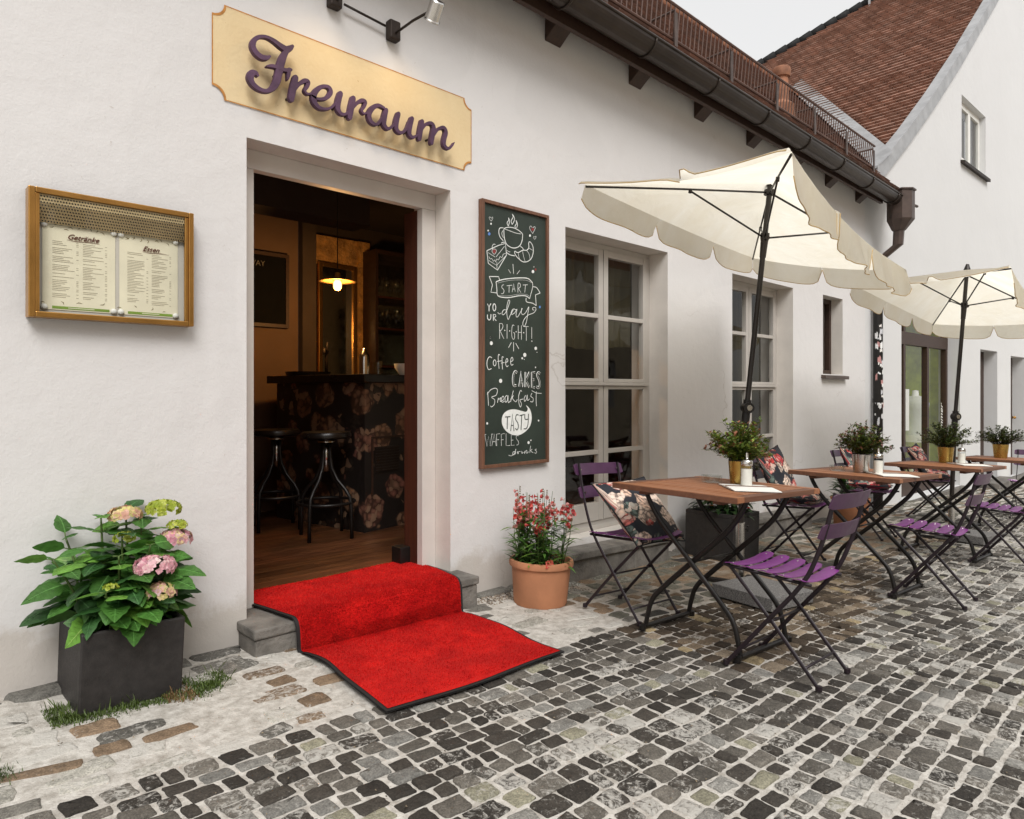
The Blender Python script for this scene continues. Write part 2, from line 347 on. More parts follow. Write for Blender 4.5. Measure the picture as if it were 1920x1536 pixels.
# ------------------------------------------------------------ the lane: bed of pale grit, cobbles set in it
def ground_mats():
    m, nt, bs = newmat('pale_grit_joints'); co = coords(nt)
    c = mix(nt, ramp(nt, noise(nt, co, 26, 6, .7), [(.3, (0, 0, 0)), (.62, (1, 1, 1))]), (.32, .29, .25), (.62, .59, .54))
    big = ramp(nt, noise(nt, co, .85, 6, .65, .4), [(.40, (.1, .1, .1)), (.56, (1, 1, 1))])
    sep = node(nt, 'ShaderNodeSeparateXYZ'); nt.links.new(co, sep.inputs[0])
    zx = ramp(nt, math_(nt, 'MULTIPLY', sep.outputs[0], .1), [(.25, (0, 0, 0)), (.36, (.9, .9, .9)), (.7, (.8, .8, .8)), (.9, (.2, .2, .2))])
    zy = ramp(nt, math_(nt, 'MULTIPLY', math_(nt, 'ADD', sep.outputs[1], noise(nt, co, 2.5, 4)), .2), [(.33, (0, 0, 0)), (.42, (1, 1, 1))])
    zone = mix(nt, 1.0, zx, zy, 'MULTIPLY')   # terrace soil trodden in between the tables
    c = mix(nt, mix(nt, 1.0, big, zone, 'MULTIPLY'), c, (.17, .125, .08))
    c = mix(nt, ramp(nt, noise(nt, co, 210, 2), [(.66, (0, 0, 0)), (.7, (.8, .8, .8))]), c, (.2, .18, .16))
    nt.links.new(c, bs.inputs['Base Color']); bs.inputs['Roughness'].default_value = .95; bs.inputs['Specular IOR Level'].default_value = .2
    bump(nt, bs, math_(nt, 'ADD', noise(nt, co, 140, 4), math_(nt, 'MULTIPLY', noise(nt, co, 20, 4), 1.5)), .5, .008)
    def stone(name, dustc, lo, hi):
        m2, nt, bs = newmat(name); co = coords(nt); a = attr(nt)
        c = mix(nt, 1.0, a, ramp(nt, noise(nt, co, 170, 4, .7), [(.3, (.5, .5, .5)), (.7, (1.45, 1.45, 1.42))]), 'MULTIPLY')
        c = mix(nt, 1.0, c, ramp(nt, noise(nt, co, 30, 4, .6, .6), [(.3, (.7, .7, .7)), (.7, (1.2, 1.2, 1.2))]), 'MULTIPLY')
        d = math_(nt, 'ADD', noise(nt, co, 42, 6, .75, 1.0), math_(nt, 'MULTIPLY', math_(nt, 'SUBTRACT', noise(nt, co, 1.1, 4, .6), .5), .55))
        al = node(nt, 'ShaderNodeAttribute'); al.attribute_name = 'dust'
        d = math_(nt, 'ADD', d, al.outputs['Fac'])
        c = mix(nt, ramp(nt, d, [(lo, (0, 0, 0)), (hi, (.9, .9, .9))]), c, dustc)
        nt.links.new(c, bs.inputs['Base Color']); bs.inputs['Roughness'].default_value = .78; bs.inputs['Specular IOR Level'].default_value = .3
        bump(nt, bs, math_(nt, 'ADD', noise(nt, co, 130, 4), math_(nt, 'MULTIPLY', noise(nt, co, 28, 4), 1.6)), .55, .008)
        return m2
    return m, stone('dark_cobble', (.47, .45, .41), .56, .70), stone('pale_flagstone', (.55, .525, .48), .50, .66)
M['grit'], M['cobble'], M['flag'] = ground_mats()
g = MB()
xs = [-30, -8, -2, 0, 2, 4, 6, 8, 10, 12, 16, 24, 60]; ys = [-30, -8, -4, -2, 0, 1, 2, 3, 3.3, 8, 30]
for i in range(len(xs) - 1):
    for j in range(len(ys) - 1):
        g.quad(*[(x, y, gz(x)) for x, y in ((xs[i], ys[j]), (xs[i + 1], ys[j]), (xs[i + 1], ys[j + 1]), (xs[i], ys[j + 1]))])
tag(g.build('ground', M['grit'], weld=True), kind='structure')

def stone_top(mb, dust, cx, cy, lx, ly, rot, col, hgt, dv, rnd=random, n=14, rough=.07, sq=5):
    sk = rnd.uniform(-.13, .13); sk2 = rnd.uniform(-.13, .13) * min(1, ly / lx)
    a_, b_ = lx / 2, ly / 2; cr = [min(a_, b_) * rnd.uniform(.16, .5) * (5.5 / sq) for _ in range(4)]; raw = []
    for (sx, sy, q) in ((1, 1, 0), (-1, 1, 1), (-1, -1, 2), (1, -1, 3)):     # worn corners, slightly crooked sides
        r = cr[q]; cxx, cyy = sx * (a_ - r), sy * (b_ - r); a0 = q * pi / 2
        for k in (0, .5, 1): raw.append((cxx + r * cos(a0 + k * pi / 2), cyy + r * sin(a0 + k * pi / 2)))
        nx, ny = (-sx, 0) if q % 2 == 0 else (0, -sy)
        for k in (.33, .67):
            if q % 2 == 0: raw.append(((a_ - r) * sx * (1 - 2 * k), sy * b_))
            else: raw.append((sx * a_, (b_ - r) * sy * (1 - 2 * k)))
    pts = []; n = len(raw); e_ = rough * min(lx, ly) * .8
    for (x, y) in raw:
        x += rnd.uniform(-e_, e_); y += rnd.uniform(-e_, e_); x += sk * y; y += sk2 * x * (1 if y > 0 else -1)
        pts.append((x * cos(rot) - y * sin(rot), x * sin(rot) + y * cos(rot)))
    tx, ty = rnd.uniform(-.03, .03), rnd.uniform(-.03, .03)
    vs = []
    for sc_, h in ((1.01, -.006), (.965, hgt * .55), (.88, hgt * .92), (.5, hgt * 1.0)):
        for (x, y) in pts:
            px, py = cx + x * sc_, cy + y * sc_
            vs.append((px, py, gz(px) + h + (tx * x + ty * y) * (h > 0) + (rnd.uniform(-.0012, .0012) if h > 0 else 0)))
    vs.append((cx, cy, gz(cx) + hgt * 1.02))
    fs = []
    for q in range(3):
        for k in range(n): fs.append((q * n + k, q * n + (k + 1) % n, (q + 1) * n + (k + 1) % n, (q + 1) * n + k))
    for k in range(n): fs.append((3 * n + k, 3 * n + (k + 1) % n, 4 * n))
    mb.add(vs, fs, 0, col); dust += [dv] * len(vs)
def seen(x, y):                      # keep the stones this view or one a step aside can show
    for ox, oy in ((0, 0), (-.7, .5), (.6, -.7)):
        p = Vector((x - ox, y - oy, 0)); d = p.dot(AX)
        if d > .9 and abs(p.dot(RT)) < d * .80: return True
    return False
rnd = random.Random(5)
cob, cdust = MB(), []
def warp(x, y): return y + .055 * sin(x * .75 + .4) + .022 * sin(x * 2.1 + y * .8) + .05 * sin(x * .35 + y * 1.1)
y = 2.07
while y > -1.5:
    rh = rnd.choice([.062, .068, .074, .08, .088]) * rnd.uniform(.96, 1.04)
    x = -1.2 + rnd.uniform(0, .1)
    while x < 14.5:
        lx = rnd.choice([.06, .068, .076, .084, .092, .105, .12]) * rnd.uniform(.92, 1.1)
        cx = x + lx / 2; cy = warp(cx, y - rh / 2) - .045
        if seen(cx, cy) and cy < 2.12:
            t = rnd.random()
            if t < .50: b = rnd.uniform(.028, .058); col = (b * 1.16, b, b * .84)
            elif t < .84: b = rnd.uniform(.07, .155); col = (b * 1.11, b, b * .86)
            elif t < .89: b = rnd.uniform(.2, .3); col = (b * 1.06, b, b * .74)
            else: b = rnd.uniform(.16, .26); col = (b * 1.04, b, b * .92)
            gap = rnd.uniform(.009, .0175)
            br = 2.7 < cx < 7.5 and cy > 1.42 + .2 * sin(cx * 1.3) + (cx - 2.7) * .06
            if br: col = (col[0] * 1.12, col[1] * .93, col[2] * .74)
            wear = .05 * sin(cx * .8 + cy * 1.3) + .12 * rnd.random() * min(1, max(0, (cx - 2.2) * .5)) * (1 if cy < 1.6 else .2)
            ang = math.atan(.055 * .75 * cos(cx * .75 + .4) + .022 * 2.1 * cos(cx * 2.1))
            stone_top(cob, cdust, cx + rnd.gauss(0, .002), cy + rnd.gauss(0, .003), lx - gap, rh - gap, ang + rnd.gauss(0, .05), col, rnd.uniform(.003, .010), rnd.gauss(-.02, .09) + wear - .08 * br + .05 * (cx > 4 and cy < 1.2), rnd, n=16, rough=.045, sq=rnd.uniform(5, 11))
        x += lx
    y -= rh
o = cob.build('cobblestones', M['cobble'], smooth=True); tag(o, kind='structure')
o.data.attributes.new('dust', 'FLOAT', 'POINT').data.foreach_set('value', cdust)
# band of larger flat stones along the facade
fl, fdust = MB(), []
y = 2.085
while y < 3.0:
    rh = rnd.choice([.085, .1, .115, .13]); x = -1.0 + rnd.random() * .2
    while x < 14.5:
        lx = rnd.choice([.1, .13, .16, .2, .25]) * rnd.uniform(.9, 1.1); cx = x + lx / 2; cy = warp(cx, y + rh / 2) - .045
        if seen(cx, cy) and cy < 2.95:
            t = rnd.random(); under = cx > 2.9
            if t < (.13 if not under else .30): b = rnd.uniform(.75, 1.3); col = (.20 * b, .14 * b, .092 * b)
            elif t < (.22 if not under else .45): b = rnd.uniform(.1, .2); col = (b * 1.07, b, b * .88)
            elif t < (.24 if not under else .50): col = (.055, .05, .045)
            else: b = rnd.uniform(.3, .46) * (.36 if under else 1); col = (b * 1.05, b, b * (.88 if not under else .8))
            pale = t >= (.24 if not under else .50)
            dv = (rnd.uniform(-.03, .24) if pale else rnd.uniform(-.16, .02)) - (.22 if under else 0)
            gap = rnd.uniform(.012, .03)
            if pale and not under and rnd.random() < .35: x += lx; continue
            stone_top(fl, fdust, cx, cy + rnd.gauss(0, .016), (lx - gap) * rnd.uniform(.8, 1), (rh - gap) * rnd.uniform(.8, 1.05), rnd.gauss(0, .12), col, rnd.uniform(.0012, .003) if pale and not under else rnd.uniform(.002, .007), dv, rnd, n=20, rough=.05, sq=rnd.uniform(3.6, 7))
        x += lx
    y += rh
o = fl.build('flagstones', M['flag'], smooth=True); tag(o, kind='structure')
o.data.attributes.new('dust', 'FLOAT', 'POINT').data.foreach_set('value', fdust)
# rough footing stones right at the wall
ft, ftd = MB(), []
x = -1.0
while x < 8.6:
    lx = rnd.uniform(.2, .45)
    b = rnd.uniform(.12, .22)
    stone_top(ft, ftd, x + lx / 2, 2.955, lx - .02, rnd.uniform(.1, .2), rnd.uniform(-.05, .05), (b * 1.05, b, b * .9), rnd.uniform(.008, .02), -.1, rnd, n=16, rough=.12, sq=3)
    x += lx
o = ft.build('wall_footing', M['flag'], smooth=True); tag(o, kind='structure')
o.data.attributes.new('dust', 'FLOAT', 'POINT').data.foreach_set('value', ftd)

lt = MB()
for _ in range(1100):                     # grit, twigs and leaf bits lying about
    x = rnd.uniform(.2, 7) ** 1.0; y = rnd.uniform(-.2, 2.9)
    if not seen(x, y): continue
    s_ = rnd.uniform(.0018, .0055); b = rnd.uniform(.03, .25); c = (b * 1.15, b * .9, b * .6); a = rnd.random() * 6; z = gz(x) + .009
    lt.add([(x + s_ * cos(a), y + s_ * sin(a), z), (x - s_ * .5 * sin(a), y + s_ * .5 * cos(a), z + .001), (x - s_ * cos(a), y - s_ * sin(a), z), (x + s_ * .5 * sin(a), y - s_ * .5 * cos(a), z + .001), (x, y, z + s_ * .8)], [(0, 1, 4), (1, 2, 4), (2, 3, 4), (3, 0, 4)], 0, c)
tag(lt.build('ground_litter', mat('litter_bits', (1, 1, 1), .9, useattr=True)), 'tiny bits of grit and dry leaf scattered over the cobbles', 'litter', kind='stuff')

# ------------------------------------------------------------ cafe building
def wall_with_holes(mb, xs_, z0, ztop, holes, yf, yb, m=0, mr=1, back=True, topf=None):
    X = sorted(set(list(xs_) + [h[0] for h in holes] + [h[1] for h in holes]))
    for i in range(len(X) - 1):
        a, b = X[i], X[i + 1]; mid = (a + b) / 2
        hz = sorted([(h[2], h[3]) for h in holes if h[0] < mid < h[1]])
        segs = []; z = z0
        for (p, q) in hz: segs.append((z, p)); z = q
        for (p, q) in segs + [(z, None)]:
            ta, tb = (q, q) if q is not None else ((topf(a), topf(b)) if topf else (ztop, ztop))
            mb.quad((a, yf, p), (b, yf, p), (b, yf, tb), (a, yf, ta), m)
            if back: mb.quad((b, yb, p), (a, yb, p), (a, yb, ta), (b, yb, tb), m)
    for (a, b, p, q) in holes:
        mb.quad((a, yf, p), (a, yb, p), (a, yb, q), (a, yf, q), mr); mb.quad((b, yb, p), (b, yf, p), (b, yf, q), (b, yb, q), mr)
        mb.quad((a, yb, q), (b, yb, q), (b, yf, q), (a, yf, q), mr); mb.quad((a, yf, p), (b, yf, p), (b, yb, p), (a, yb, p), mr)
YB = WY + .34
DOOR = (1.249, 2.395, .108, 2.23); W1 = (3.355, 4.546, .13, 2.19); W2 = (5.553, 6.78, .10, 2.15); SW = (7.519, 8.072, 1.305, 2.158)
cafe = thing('cafe_building', 'long low white plastered house with open cafe door, chalkboard and brown gutter', 'building', (0, 0, 0))
f = MB(); wall_with_holes(f, [-4, 0, 8.77], -1.2, 3.62, [DOOR, W1, W2, SW], WY, YB)
f.quad((8.77, WY, -1.2), (8.77, 6.3, -1.2), (8.77, 6.3, 3.62), (8.77, WY, 3.62))
f.build('facade_wall', [M['wall'], M['reveal']], cafe)
fr = MB(); yd = WY + .134
fr.box(1.2495, 1.34, yd, yd + .05, .11, 2.14); fr.box(2.302, 2.3945, yd, yd + .05, .11, 2.14); fr.box(1.2495, 2.3945, yd - .002, yd + .05, 2.1405, 2.2295)
dfr = fr.build('door_frame', M['doorframe'], cafe, bevel=.003)
l = MB(); l.box(2.304, 2.33, yd + .051, YB - .03, .116, 2.138)
l.build('door_lining', M['redwood'], dfr)
l = MB(); l.box(2.235, 2.3035, YB - .09, YB - .0, .117, .225); l.build('door_stop', M['black'], dfr, bevel=.004)
st = MB()
st.box(1.214, 2.444, 2.803, WY + .13, -.2, .068, 0); st.box(1.206, 2.452, 2.795, WY + .135, .0685, .112, 0)
st.build('doorstep', M['stone'], cafe, bevel=.008)

def french_window(name, O, y, label):
    a, b, p, q = O; mid = (a + b) / 2
    fr = MB(); t = .045
    fr.box(a + .001, a + t, y, y + .07, p, q); fr.box(b - t, b - .001, y, y + .07, p, q)
    fr.box(a + t, b - t, y, y + .07, q - .04, q - .001); fr.box(a + t, b - t, y, y + .07, p, p + .05)
    fr.box(a + t, b - t, y - .03, y + .07, 1.156, 1.180)
    fr.box(a + .002, b - .002, y - .05, y - .001, p, p + .028)
    o = fr.build(name, M['frame'], cafe, bevel=.003)
    zs = [p + .052, 1.155, 1.181, q - .041]
    pane = MB(); bars = MB()
    for (x0, x1) in ((a + t + .004, mid - .004), (mid + .004, b - t - .004)):
        for (z0, z1, zb, rail, tr_) in ((zs[0], zs[1], .675, .13, .026), (zs[2], zs[3], 1.66, .026, .05)):
            ys_ = y - .012; w_ = .052
            bars.box(x0, x0 + w_, ys_, ys_ + .045, z0, z1); bars.box(x1 - w_, x1, ys_, ys_ + .045, z0, z1)
            bars.box(x0 + w_, x1 - w_, ys_ + .001, ys_ + .045, z0, z0 + rail); bars.box(x0 + w_, x1 - w_, ys_ + .001, ys_ + .045, z1 - tr_, z1)
            bars.box(x0 + w_, x1 - w_, ys_ + .002, ys_ + .043, zb - .016, zb + .016)
            for (u0, u1) in ((z0 + rail, zb - .016), (zb + .016, z1 - tr_)):
                pane.quad((x0 + w_, ys_ + .022, u0), (x1 - w_, ys_ + .022, u0), (x1 - w_, ys_ + .022, u1), (x0 + w_, ys_ + .022, u1))
    bars.build('sash', M['frame'], o, bevel=.003); pane.build('pane', M['glass'], o)
    return o
french_window('window', W1, WY + .168, '')
french_window('window', W2, WY + .168, '')
a, b, p, q = SW
n_ = MB(); yy = WY + .125
for bx in ((a, a + .05, p, q), (b - .05, b, p, q), (a + .05, b - .05, p, p + .05), (a + .05, b - .05, q - .05, q), ((a + b) / 2 - .02, (a + b) / 2 + .02, p + .05, q - .05)): n_.box(bx[0], bx[1], yy, yy + .06, bx[2], bx[3])
swo = n_.build('window', M['darkwood'], cafe, bevel=.003)
n_ = MB(); n_.quad((a + .05, yy + .03, p + .05), (b - .05, yy + .03, p + .05), (b - .05, yy + .03, q - .05), (a + .05, yy + .03, q - .05)); n_.build('pane', M['glass'], swo)
n_ = MB(); n_.hexa([(a - .05, WY - .05, p - .055), (b + .06, WY - .05, p - .055), (b + .06, WY + .124, p - .03), (a - .05, WY + .124, p - .03), (a - .05, WY - .05, p - .018), (b + .06, WY - .05, p - .018), (b + .06, WY + .124, p + .004), (a - .05, WY + .124, p + .004)])
n_.build('sill', M['hopper'], swo, bevel=.004)
# stone steps under the french windows, laid with the fall of the lane
for (x0, x1) in ((3.19, 4.33), (5.5, 6.86)):
    n_ = MB(); zt = lambda x: gz(x) + .185
    for (k0, k1) in ((0, .62), (.623, 1)):
        u0, u1 = x0 + (x1 - x0) * k0, x0 + (x1 - x0) * k1
        n_.hexa([(u0, 2.822, -.5), (u1, 2.822, -.5), (u1, WY - .001, -.5), (u0, WY - .001, -.5), (u0, 2.822, zt(u0) - .05), (u1, 2.822, zt(u1) - .05), (u1, WY - .001, zt(u1) - .05), (u0, WY - .001, zt(u0) - .05)])
    n_.hexa([(x0 - .02, 2.80, zt(x0) - .049), (x1 + .02, 2.80, zt(x1) - .049), (x1 + .02, WY - .001, zt(x1) - .049), (x0 - .02, WY - .001, zt(x0) - .049), (x0 - .02, 2.80, zt(x0)), (x1 + .02, 2.80, zt(x1)), (x1 + .02, WY - .001, zt(x1)), (x0 - .02, WY - .001, zt(x0))])
    n_.build('window_step', M['stone'], cafe, bevel=.008)
# eaves: rafter ends, soffit, fascia, gutter
for k in range(-2, 7):
    x1 = 3.303 + .882 * k; x0 = x1 - .145; n_ = MB()
    prof = [(WY - .001, 3.335), (WY - .155, 3.452), (WY - .155, 3.60), (WY - .001, 3.60)]
    n_.hexa([(x0, *prof[0]), (x1, *prof[0]), (x1, *prof[1]), (x0, *prof[1]), (x0, *prof[3]), (x1, *prof[3]), (x1, *prof[2]), (x0, *prof[2])])
    n_.build('rafter_end', M['darkwood'], cafe, bevel=.004)
gl_ = lambda x: 3.462 - .0085 * (x - 3.2)
n_ = MB(); n_.hexa([(-4, 2.785, 3.365), (8.8, 2.785, 3.345), (8.8, 2.82, 3.345), (-4, 2.82, 3.365), (-4, 2.785, 3.53), (8.8, 2.785, 3.53), (8.8, 2.82, 3.53), (-4, 2.82, 3.53)]); n_.build('fascia', M['darkwood'], cafe)
n_ = MB(); n_.quad((-4, 2.82, 3.48), (8.8, 2.82, 3.48), (8.8, WY + .01, 3.605), (-4, WY + .01, 3.605)); n_.build('soffit', M['darkwood'], cafe)
gt = MB(); R_ = .086; yc = 2.688
def gut_ring(x, r): return [Vector((x, yc - r * cos(t * pi / 12), gl_(x) - r * sin(t * pi / 12))) for t in range(13)]
xsg = [-4, 0, 2, 3, 4, 5, 6, 7, 8, 8.98]
for i in range(len(xsg) - 1):
    for rr_, fl_ in ((R_, 0), (R_ - .006, 1)):
        A, B = gut_ring(xsg[i], rr_), gut_ring(xsg[i + 1], rr_)
        for j in range(12):
            q = (A[j], A[j + 1], B[j + 1], B[j]); gt.quad(*(q[::-1] if fl_ else q))
gt.tube([(x, yc - R_, gl_(x) + .006) for x in xsg], .0105, 8)
gt.add(gut_ring(8.98, R_), [tuple(range(13))])
gut = gt.build('gutter', M['gutter'], cafe, smooth=True, autosm=50)
for k in range(9):
    x = 2.2 + .82 * k; n_ = MB()
    n_.tube([p + Vector((0, 0, -.001)) for p in gut_ring(x, R_ + .004)], .008, 6); n_.build('gutter_strap', M['gutter'], gut, smooth=True)
hp = MB(); hx, hy, hz = 9.02, 2.66, gl_(9)
ring = lambda r, z, y0=0: [(hx + r * cos(pi / 8 + k * pi / 4) * 1.0, hy + y0 + r * sin(pi / 8 + k * pi / 4), z) for k in range(8)]
L = [ring(.165, hz + .10), ring(.165, hz + .085), ring(.148, hz + .08), ring(.148, hz - .25), ring(.075, hz - .37, .02), ring(.06, hz - .38, .02), ring(.058, hz - .54, .03), ring(.055, hz - .70, .24)]
for A, B in zip(L[:-1], L[1:]):
    for k in range(8): hp.quad(A[(k + 1) % 8], A[k], B[k], B[(k + 1) % 8])
hp.add(L[0], [tuple(range(8))])
hp.tube([(hx + .14, hy - .03, hz - .02), (hx + .42, hy - .06, hz - .02)], .018, 8)
hpo = hp.build('rain_hopper', M['hopper'], cafe, bevel=.004)
dp = MB(); px_, py_ = 9.0, 2.905
dp.tube([(9.02, 2.9, hz - .68), (px_, py_, hz - .85), (px_, py_, 1.0), (px_, py_, -.45)], .055, 14)
dp.tube([(px_, py_, .98), (px_, py_, 1.03)], .061, 14); dpo = dp.build('downpipe', M['black'], cafe, smooth=True, autosm=40)
r3 = random.Random(8); smat = mat('sticker_paper', (1, 1, 1), .8, var=.2, vscale=60, useattr=True)
for k in range(52):                       # torn stickers all over the pipe
    z = r3.uniform(.15, 1.95); a0 = r3.uniform(2.7, 4.9); h = r3.uniform(.02, .075); da = r3.uniform(.25, .7); rr = .0562 + k * .00006
    P = lambda a, zz: (px_ + rr * cos(a), py_ + rr * sin(a), zz)
    c = r3.choice([(.8, .8, .78), (.7, .7, .7), (.6, .6, .62), (.75, .72, .68), (.5, .25, .24)]); sk = MB()
    js = [(r3.uniform(-.012, .012), r3.uniform(-.016, .016)) for _ in range(6)]
    for s_ in range(5):
        aa, ab = a0 + da * s_ / 5, a0 + da * (s_ + 1) / 5
        sk.quad(P(aa, z + js[s_][0]), P(ab, z + js[s_ + 1][0]), P(ab, z + h + js[s_ + 1][1]), P(aa, z + h + js[s_][1]), 0, c)
    sk.build('torn_sticker', smat, dpo)

# roof of the cafe
PITCH = radians(47.5); EY, EZ = 2.655, 3.485
r4 = random.Random(21)
def tile_field(mb, origin, rowdir, prof, lim, wt=.17, h=.024, row0=0.0, cols=None):
    rowdir = Vector(rowdir)
    for i in range(len(prof) - 1):
        a, b = Vector(prof[i]), Vector(prof[i + 1]); up = (b - a).normalized()
        nrm = rowdir.cross(up).normalized()
        if nrm.z < 0: nrm = -nrm
        lo, hi = lim(i)
        x = lo - (wt / 2 if i % 2 else 0)
        while x < hi:
            x0, x1 = max(x, lo), min(x + wt, hi)
            if x1 - x0 > .02:
                dh = h * r4.uniform(.92, 1.1); j = r4.uniform(-.004, .004); t = r4.uniform(.84, 1.14)
                c = r4.choice(cols); c = tuple(q * t for q in c)
                A = Vector(origin) + a + up * j + rowdir * x0; B = Vector(origin) + a + up * j + rowdir * x1
                C_ = Vector(origin) + b + up * .03 + rowdir * x1; D_ = Vector(origin) + b + up * .03 + rowdir * x0
                g_ = rowdir * .004
                m1 = (A + B) / 2 - up * .012
                mb.add([A + g_ + nrm * dh, m1 + nrm * dh, B - g_ + nrm * dh, C_ - g_ + nrm * .004, D_ + g_ + nrm * .004, A + g_ - nrm * .01, m1 - nrm * .01, B - g_ - nrm * .01],
                       [(0, 1, 2, 3, 4), (5, 6, 1, 0), (6, 7, 2, 1), (7, 3, 2), (5, 0, 4)], 0, c)
            x += wt
tcols = [(.19, .10, .07), (.17, .09, .065), (.21, .115, .085), (.14, .08, .06), (.18, .11, .085)]
nc = 31; prof = [(0, i * .15 * cos(PITCH), i * .15 * sin(PITCH)) for i in range(nc)]
def near_lim(i):
    z = EZ + prof[i][2]; return 1.6, min(9.25 + max(0, z - 3.83) / .74, 16)
rt_ = MB(); tile_field(rt_, (0, EY, EZ), (1, 0, 0), prof, near_lim, .18, .024, cols=tcols)
roof = rt_.build('roof', M['tile'], cafe)
n_ = MB(); top = prof[-1]
n_.quad((-4, EY, EZ - .03), (9.2, EY, EZ - .03), (14.2, EY + top[1], EZ + top[2] - .03), (-4, EY + top[1], EZ + top[2] - .03))
n_.quad((-4, EY + top[1], EZ + top[2] - .03), (14.2, EY + top[1], EZ + top[2] - .03), (14.2, EY + 2 * top[1], EZ), (-4, EY + 2 * top[1], EZ))
n_.build('roof_deck', M['darkwood'], roof)
n_ = MB(); xx = 1.6
while xx < 14.2:
    n_.tube([(xx, EY + top[1], EZ + top[2] + .0), (xx + .36, EY + top[1], EZ + top[2] + .012)], [.085, .1], 10); xx += .34
n_.build('ridge_tiles', M['rust'], roof, smooth=True)
# snow guard: lattice fence standing on the eaves
sg = MB(); gy = EY + .2; g0 = EZ + .2 * math.tan(PITCH)
P2 = lambda x, h: (x, gy - h * .10, g0 + .05 + h)
for h in (0.0, .245): sg.tube([P2(2.4, h), P2(8.66, h)], .0115, 6)
x = 2.4
while x < 8.66: sg.tube([P2(x, 0), P2(x, .245)], .0055, 5); x += .058
sgo = sg.build('snow_guard', M['guard'], cafe)
for k in range(8):
    x = 2.75 + k * .84; n_ = MB(); n_.box(x - .02, x + .02, gy - .03, gy - .02, g0 - .12, g0 + .24)
    n_.tube([(x, gy - .02, g0 + .26), (x, gy + .2, g0 + .26)], .01, 6); n_.tube([(x, gy - .02, g0 + .03), (x, gy + .22, g0 + .2)], .012, 6); n_.build('guard_bracket', M['hopper'], sgo)
# clay vent pipe on the cafe roof
vx, vy = 6.62, 3.02; vz = EZ + (vy - EY) * math.tan(PITCH)
n_ = MB(); n_.lathe([(.13, -.1), (.12, .05), (.066, .10), (.062, .36), (.0, .36)], 18, (vx, vy, vz)); vo_ = n_.build('vent_pipe', M['rust'], roof, smooth=True, autosm=40)
n_ = MB(); n_.lathe([(.06, .33), (.08, .335), (.085, .35), (.085, .415), (.075, .43), (0, .435)], 18, (vx, vy, vz)); n_.build('vent_cap', M['rust'], vo_, smooth=True, autosm=40)

# ------------------------------------------------------------ interior seen through the open door
FZ = .116
fp = MB(); r5 = random.Random(3); y = WY + .137
while y < 6.0:
    x = .9 - r5.random(); 
    while x < 8.7:
        L_ = r5.uniform(.7, 1.5); t = r5.uniform(.55, 1.35); fp.box(max(x, .9), min(x + L_ - .002, 8.7), y, y + .088, FZ - .02, FZ, 0, (t, t * r5.uniform(.92, 1.02), t * .95)); x += L_
    y += .09
tag(fp.build('floor', M['floorwood']), kind='structure')
n_ = MB()
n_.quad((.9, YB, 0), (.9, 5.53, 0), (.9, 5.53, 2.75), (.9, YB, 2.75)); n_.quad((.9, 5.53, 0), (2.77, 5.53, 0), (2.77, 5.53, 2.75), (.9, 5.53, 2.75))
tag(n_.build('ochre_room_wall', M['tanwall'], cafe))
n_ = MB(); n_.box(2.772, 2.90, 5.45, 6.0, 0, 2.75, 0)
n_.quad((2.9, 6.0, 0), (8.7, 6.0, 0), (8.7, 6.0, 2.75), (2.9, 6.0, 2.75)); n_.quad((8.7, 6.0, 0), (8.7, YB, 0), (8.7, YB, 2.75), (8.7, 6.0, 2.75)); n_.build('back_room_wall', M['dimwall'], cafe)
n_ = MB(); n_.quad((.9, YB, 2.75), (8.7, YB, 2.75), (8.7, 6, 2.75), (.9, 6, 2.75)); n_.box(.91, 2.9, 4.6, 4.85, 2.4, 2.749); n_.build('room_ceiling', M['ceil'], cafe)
n_ = MB()
n_.box(3.02, 3.15, 5.93, 5.998, .3, 2.6); n_.box(3.60, 3.74, 5.93, 5.998, .3, 2.6); n_.box(3.1505, 3.5995, 5.94, 5.998, 2.33, 2.6); n_.build('gilded_wall_strip', M['gilded'], cafe)
mt = thing('wall_mirror', 'tall framed mirror on the dark wall behind the bar', 'mirror', (3.37, 5.93, 1.1), radians(5))
n_ = MB()
for bx in ((-.215, -.175, 0, 1.24), (.175, .215, 0, 1.24), (-.1745, .1745, 0, .04), (-.1745, .1745, 1.2, 1.24)): n_.box(bx[0], bx[1], -.03, .0, bx[2], bx[3])
n_.build('mirror_frame', M['brass'], mt, bevel=.004)
n_ = MB(); n_.quad((-.1745, -.012, .04), (.1745, -.012, .04), (.1745, -.012, 1.2), (-.1745, -.012, 1.2)); n_.build('mirror_glass', M['mirror'], mt)
# bar counter
bar = thing('bar_counter', 'bar with dark rose patterned panels and black top, seen through the cafe door', 'bar counter', (2.60, 4.19, FZ), radians(10))
n_ = MB(); n_.box(0, 2.4, .0, .04, 0, 1.06); n_.box(0, .04, .041, 1.02, 0, 1.06); n_.build('front_panel', M['barfront'], bar)
n_ = MB(); n_.box(-.04, 2.45, -.04, .5, 1.061, 1.12); n_.box(-.04, .5, .501, 1.1, 1.061, 1.12); n_.build('counter_top', M['bartop'], bar, bevel=.005)
n_ = MB(); n_.box(.09, .32, -.012, -.001, .42, .60); 
for k in range(9): n_.box(.09, .32, -.018, -.0125, .425 + k * .02, .433 + k * .02)
n_.build('vent_grille', M['iron'], bar)
n_ = MB(); n_.box(.06, .5, -.008, -.001, .66, .675); n_.box(.06, .075, -.008, -.001, .25, .659); n_.build('panel_trim', M['darkwood'], bar)
